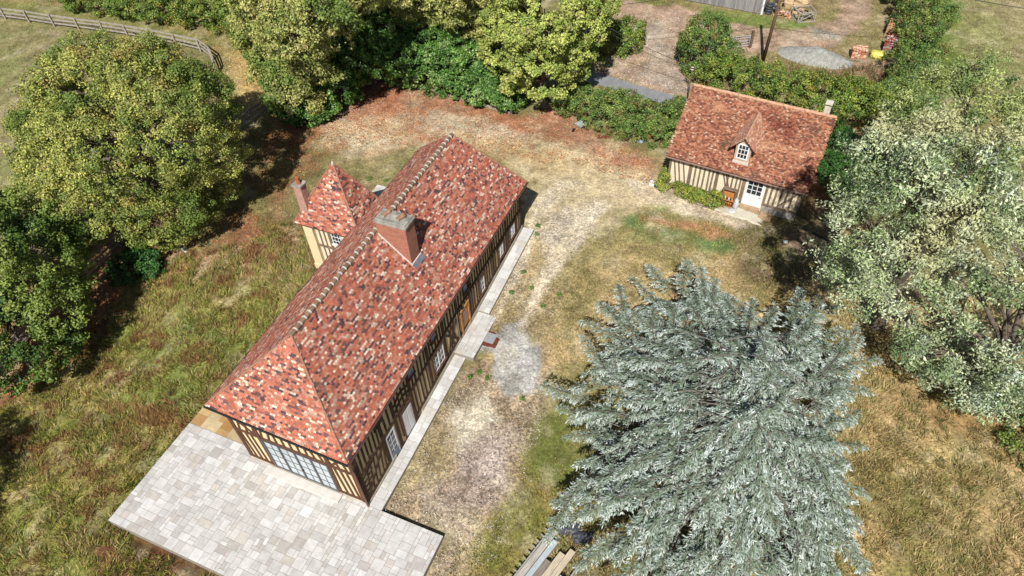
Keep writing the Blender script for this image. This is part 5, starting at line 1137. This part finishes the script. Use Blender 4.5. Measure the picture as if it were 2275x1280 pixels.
# gravel heap
def heap():
    xs = np.linspace(-1, 1, 60); X, Y = np.meshgrid(xs, xs); x = X.ravel(); y = Y.ravel(); ga = at(1810, 128)
    r = np.hypot(x, y*1.0); h = np.maximum(0, 1-r**1.1)*.95*(1+.5*(fbm(x*3, y*3, 1, 5)-.5))+(fbm(x*3.2, y*2, 4.5, 8)-.5)*.08*(r < 1); h[r >= 1] = -.1
    px = ga[0]+x*3.3+y*.2; py = ga[1]+y*1.55-x*.35; n = 60; i = (np.arange(n-1)[None, :]+n*np.arange(n-1)[:, None]).ravel()
    o = npmesh('gravel_heap', np.stack([px, py, 1.5+h], 1), np.stack([i, i+1, i+1+n, i+n], 1), mat('gravel_grey', sc(168, 166, 158), .95, .1, .2, 3, .8, 25, fine=.5, fscale=22), smooth=True)
    tag(o, 'low heap of pale grey gravel behind the hedge', 'gravel heap')
heap()
# kerb wall along the bank
mb = MB(); kp = [at(828, 163), at(880, 180), at(940, 198), at(1000, 214), at(1060, 232), at(1100, 245), at(1130, 254), at(1150, 236)]; rg = np.random.default_rng(3)
for a, b in zip(kp[:-1], kp[1:]):
    L2 = np.linalg.norm(b-a); k = max(1, int(L2/.5))
    for i in range(k):
        p = a+(b-a)*i/k; q = a+(b-a)*(i+.97)/k; z = .13+rg.uniform(-.02, .02); j = rg.normal(0, .015, 3)*(1, 1, 0); mb.beam(p+(0, 0, z)+j, q+(0, 0, z)+j, .17, .22)
tag(mb.build('stone_edging', mat('edging_stone', sc(178, 160, 146), .9, .15, .3, 4, .5, 15), None, bevel=.02), 'line of low weathered stone blocks edging the planted bank', 'edging')
# loose bits
mb = MB(); c = at(408, 556); mb.blob(c+(0, 0, .08), (.17, .12, .12), 1); mb.blob(c+(.25, -.1, .05), (.1, .08, .08), 2); mb.blob(c+(.05, .2, .05), (.08, .08, .07), 4)
tag(mb.build('white_stones', M_white, None), 'few white stones in the dry grass below the round tree', 'stones')
wb = thing('wheelbarrow', 'upturned pale wheelbarrow frame lying in the leaf litter', 'wheelbarrow', tuple(at(1290, 283)), -.4)
mb = MB(); mb.hexa([(-.22, -.25, .08), (.22, -.25, .08), (.22, .25, .08), (-.22, .25, .08)], [(-.36, -.36, .36), (.36, -.36, .36), (.36, .4, .36), (-.36, .4, .36)]); mb.build('tray', mat('barrow_steel', sc(180, 186, 184), .5, .5, .2, 5), wb)
mb = MB(); mb.beam((-.3, .3, .2), (-.1, -.8, .1), .04, .04); mb.beam((.3, .3, .2), (.1, -.8, .1), .04, .04); mb.build('handle', M_oak, wb); mb = MB(); ring(mb, (0, -.85, .17), .13, .04, (1, 0, 0)); mb.build('wheel', M_black, wb)
mb = MB(); c = at(1438, 300); mb.beam(c+(-.35, .3, .06), c+(.35, -.35, .1), .45, .04); tag(mb.build('board', M_oak), 'ochre wooden board lying near the cottage gable', 'board')
mb = MB(); c = at(1422, 314); mb.blob(c+(0, 0, .05), (.3, .25, .08), 9); tag(mb.build('tarpaulin', mat('blue_film', sc(150, 165, 185), .5, .4, .2)), 'small crumpled blue grey tarpaulin by the ochre board', 'tarpaulin')
# load of boards under the cedar
ld = thing('timber_rack', 'low rack loaded with boards and sheets under the cedar at the bottom edge', 'rack', (16.2, .2, -.1), -.27)
mb = MB()
for i in range(16): y = -2.6+i*.36; mb.beam((-.28, y, .32), (.25, y, .32), .05, .05)
mb.beam((-.02, -2.8, .38), (-.02, 3.0, .38), .08, .1); mb.beam((2.1, -2.8, .38), (2.1, 3.0, .38), .08, .1); mb.build('rack_bars', M_pconc, ld)
M_board = mat('board_grey', sc(196, 188, 178), .8, .2, .3, 3, stretch=(8, .6, 8)); M_board2 = mat('board_tan', sc(212, 196, 170), .8, .2, .3, 3, stretch=(8, .6, 8))
for i, (x, w, y0, y1, z, m_) in enumerate([(.18, .3, -2.8, 2.6, .45, M_board), (.5, .28, -2.6, 2.2, .43, mat('sheet_blue', sc(196, 206, 210), .4, .5, .1)), (.8, .3, -2.9, 1.2, .5, mat('board_brown', sc(150, 138, 124), .9, .1, .3, 3, stretch=(8, .6, 8))), (1.12, .3, -2.7, 1.9, .46, M_board2), (1.45, .3, -2.9, 2.3, .5, M_board2), (1.8, .34, -2.4, 1.0, .47, mat('sheet_blue', sc(196, 206, 210), .4, .5, .1))]):
    mb = MB(); mb.beam((x, y0, z), (x+.04, y1, z+.02), w, .05); mb.build('board', m_, ld)
mb = MB(); [mb.blob((.5+.35*i, 3.1+.25*(i % 2), .22), (.35, .4, .13), 5+i, 9, 6) for i in range(4)]; mb.build('black_sheet', mat('black_film', (.05, .055, .07), .5, .4, .5, 6), ld)
mb = MB(); mb.box(.55, .85, -1.9, -1.3, .5, .62); mb.build('glass_sheet', mat('teal_glass', sc(130, 190, 190), .2, .5, .2), ld)

# ------------------------------------------------------------------ ground cover
def soil_at(x, y): return ground_color(x, y)[0]
def blades(name, label, P, n, h, wd, seed, cols, cat='grass', keep=.75, lean=.45, clumpy=3., avoid=True, ns=.9, tuft=0):
    rg = np.random.default_rng(seed); xs = [p[0] for p in P]; ys = [p[1] for p in P]
    x = rg.uniform(min(xs), max(xs), n); y = rg.uniform(min(ys), max(ys), n); off = np.zeros((n, 2)); tid = np.arange(n)
    if tuft:
        tid = rg.integers(0, n//tuft, n); off = rg.normal(0, .075, (n, 2)); x = x[tid]; y = y[tid]
    d = inpoly(x, y, P)+(fbm(x, y, .6, seed+3, 3)-.5)*2.5; q = fbm(x, y, ns, seed+9, 3); ok = (d > 0) & (rg.random(n) < np.clip((q-.42)*clumpy+.55, .08, 1))
    if avoid: ok &= inpoly(x, y, [(-4.5, -5.4), (12.1, -5.4), (12.1, .5), (8.6, .5), (8.6, 21.5), (-.3, 21.5), (-.3, 2.4), (-4.5, 2.4)]) < 0
    off0 = off; x = x+off[:, 0]; y = y+off[:, 1]
    for T_ in TRACKS: ok &= (inpoly(x, y, T_)+(fbm(x, y, 1.2, 66, 3)-.5)*1.2 < .1) | (rg.random(n) < .12)
    x = x[ok]; y = y[ok]; q = q[ok]; off = off0[ok]; tid = tid[ok]; k = len(x); z = G(y)
    hh = h*rg.uniform(.45, 1.25, k)*(.55+.9*q); ang = rg.uniform(0, 2*math.pi, k); wa = np.stack([np.cos(ang), np.sin(ang), np.zeros(k)], 1)*(wd*rg.uniform(.6, 1.4, k))[:, None]
    ln = rg.normal(0, lean, (k, 3)); wind = np.stack([fbm(x, y, .4, seed+20)-.5, fbm(x, y, .4, seed+30)-.5, np.zeros(k)], 1)*2.2; ln = ln+wind; ln[:, :2] += off*6; ln[:, 2] = 1; ln /= np.linalg.norm(ln, axis=1)[:, None]
    b = np.stack([x, y, z-.02], 1); V = np.stack([b-wa, b+wa, b+ln*hh[:, None]], 1).reshape(-1, 3)
    base = soil_at(x, y); cl = np.array([c for c, w in cols]); w = np.array([w for c, w in cols]); ti = rg.choice(len(cl), n, p=w/w.sum()); c = cl[np.where(rg.random(k) < (.7 if tuft else 0), ti[tid % n], ti[rg.integers(0, n, k)])]
    if name == 'tall_grass': rs_ = np.clip((fbm(x, y, .7, 777, 4)-.55)*9, 0, 1)[:, None]*.7; c = c*(1-rs_)+np.array(sc(176, 116, 84))*rs_; base = base*(1-rs_*.6)+np.array(sc(160, 110, 80))*rs_*.6
    c = (c*(1-keep)+base*keep)*rg.uniform(.72, 1.4, (k, 1)); return tag(npmesh(name, V, np.arange(3*k).reshape(-1, 3), M_grass, None, fc=c), label, cat, kind='stuff')
GC = [(sc(216, 206, 108), .26), (sc(158, 174, 68), .26), (sc(234, 206, 150), .22), (sc(92, 112, 48), .16), (sc(164, 112, 84), .12)]
DC = [(sc(240, 214, 158), .38), (sc(206, 176, 118), .27), (sc(160, 164, 88), .25), (sc(118, 140, 62), .1)]
blades('tall_grass', 'tall rough meadow grass west of the house', gp((-60, 960), (60, 860), (180, 740), (330, 600), (430, 560), (560, 530), (660, 480), (700, 470), (720, 640), (450, 920), (240, 1170), (520, 1340), (-80, 1400)), 230000, .38, .024, 1, GC, keep=.25, tuft=11, clumpy=6, ns=1.6)
blades('dry_grass', 'straw coloured dry grass east of the cedar', gp((1880, 700), (2000, 760), (2300, 900), (2350, 1400), (1200, 1400), (1250, 1100), (1500, 900)), 170000, .38, .024, 2, DC, keep=.3, tuft=11, clumpy=6, ns=1.6)
blades('short_grass', 'thin dry grass tufts over the yard between the house and the cedar', gp((1000, 1280), (1160, 1060), (1250, 900), (1180, 660), (1300, 540), (1420, 470), (1700, 500), (1900, 640), (1880, 760), (1400, 1300)), 130000, .15, .024, 3, GC+[(sc(92, 112, 50), .5)], keep=.45, clumpy=9, ns=2.2)
blades('short_grass', 'grass along the turret and the north bank', gp((560, 500), (560, 300), (720, 300), (900, 340), (1000, 300), (900, 420), (700, 640), (640, 600)), 40000, .2, .014, 4, GC, keep=.7, clumpy=5)
blades('paddock_grass', 'cropped grass of the paddock and lane at the top left', gp((-60, -60), (560, -40), (640, 60), (620, 260), (500, 420), (-60, 560)), 90000, .2, .022, 5, GC, keep=.75)
blades('field_grass', 'cropped grass of the far field and farm yard', gp((1300, -60), (2400, -60), (2400, 330), (2000, 230), (1500, 220), (1300, 150)), 110000, .2, .022, 6, DC+GC, keep=.8)
blades('bank_plants', 'low brownish ground cover on the bank above the stone edging', gp((835, 150), (900, 178), (1000, 205), (1130, 245), (1145, 225), (1060, 190), (950, 160), (860, 140)), 9000, .35, .035, 7, [(sc(150, 140, 70), .5), (sc(180, 140, 84), .3), (sc(110, 120, 56), .2)], keep=.15, lean=.8)
blades('weeds', 'brown and green weeds by the gravel heap', gp((1700, 140), (1850, 150), (1990, 140), (1990, 220), (1850, 210), (1720, 180)), 9000, .6, .03, 8, [(sc(170, 140, 100), .5), (sc(120, 130, 66), .5)], keep=.2, lean=.6)
blades('russet_weeds', 'patch of dark red dock by the low hedge', gp((1315, 285), (1350, 280), (1360, 305), (1325, 310)), 900, .4, .03, 9, [(sc(150, 70, 56), 1)], keep=.1)
def litter(name, label, P, n, size, cols, seed, cat, flat=.25, dens=2.2, z=.02):
    rg = np.random.default_rng(seed); xs = [p[0] for p in P]; ys = [p[1] for p in P]; x = rg.uniform(min(xs), max(xs), n); y = rg.uniform(min(ys), max(ys), n)
    d = inpoly(x, y, P)+(fbm(x, y, .6, seed+3, 3)-.5)*2.5; q = fbm(x, y, .8, seed+9, 3); ok = (d > 0) & (rg.random(n) < np.clip((q-.45)*dens*2+.5, .05, 1))
    ok &= inpoly(x, y, [(-4.5, -5.4), (12.1, -5.4), (12.1, .5), (8.6, .5), (8.6, 21.5), (-.3, 21.5), (-.3, 2.4), (-4.5, 2.4)]) < 0
    x = x[ok]; y = y[ok]; k = len(x); c = np.stack([x, y, G(y)+z+.06*(fbm(x, y, .35, 3)-.3)], 1); nn = np.tile((0, 0, 1.), (k, 1))
    V, F = leaves(c, nn, size, .7, rg, flat); cl = np.array([c_ for c_, w in cols]); w = np.array([w for c_, w in cols]); fc = cl[rg.choice(len(cl), k, p=w/w.sum())]*rg.uniform(.7, 1.25, (k, 1))
    return tag(npmesh(name, V, F, M_litter, None, fc=fc), label, cat, kind='stuff')
LC = [(sc(206, 132, 84), .35), (sc(176, 104, 70), .3), (sc(222, 168, 112), .2), (sc(128, 82, 60), .15)]
litter('fallen_leaves', 'fallen russet leaves over the ground north of the house', gp((600, 260), (830, 160), (1130, 250), (1250, 235), (1340, 300), (1480, 350), (1460, 400), (1180, 350), (980, 320), (760, 320), (700, 400), (560, 420)), 42000, .10, LC, 1, 'leaves')
litter('fallen_leaves', 'yellow fallen leaves on the lane by the fence', gp((460, 90), (620, 120), (640, 260), (540, 270)), 9000, .12, [(sc(232, 204, 130), .5), (sc(214, 170, 100), .5)], 2, 'leaves')
litter('fallen_leaves', 'brown fallen leaves along the edge of the rough meadow', gp((-60, 900), (60, 840), (190, 680), (330, 560), (560, 460), (600, 520), (400, 620), (250, 720), (60, 920)), 16000, .11, LC, 3, 'leaves', dens=1.5)
PB = [(sc(232, 224, 210), .5), (sc(200, 184, 164), .3), (sc(160, 140, 122), .2)]
litter('pebbles', 'pale pebbles scattered over the gravel beside the path', gp((850, 1135), (1000, 880), (1060, 800), (1200, 850), (1180, 1080), (1060, 1260), (960, 1280), (990, 1190)), 9000, .06, PB, 4, 'pebbles', flat=.5)
litter('pebbles', 'pale pebbles on the drive and yard', gp((1080, 720), (1180, 420), (1320, 440), (1340, 520), (1240, 640), (1180, 740)), 9000, .06, PB, 5, 'pebbles', flat=.5)
litter('pebbles', 'pale stones on the farm track', gp((1300, 180), (1350, 60), (1500, 20), (1540, 110), (1530, 215)), 6000, .09, PB, 6, 'pebbles', flat=.5)
# small weeds in the gravel
for i, (px, py) in enumerate([(1196, 502), (1192, 520), (1163, 605), (1137, 650), (1205, 680), (1243, 655), (1065, 828), (1085, 840), (1045, 838), (822, 400), (858, 402), (1160, 885), (1180, 640), (1095, 600)]):
    c = at(px, py); rg = np.random.default_rng(i); n = 90; r = .22 if i != 9 else .4; d = rg.normal(0, 1, (n, 3)); d /= np.linalg.norm(d, axis=1)[:, None]; d[:, 2] = abs(d[:, 2])*.7
    V, F = leaves(c+d*r*rg.random((n, 1))**.5, d, .1, .5, rg, .5); fc = np.array([sc(112, 150, 62), sc(86, 128, 48)])[rg.integers(0, 2, n)]*rg.uniform(.7, 1.2, (n, 1))
    tag(npmesh('weed', V, F, M_leaf, None, fc=fc), 'small green weed growing in the gravel near the paved path', 'weed', 'weeds in the gravel')
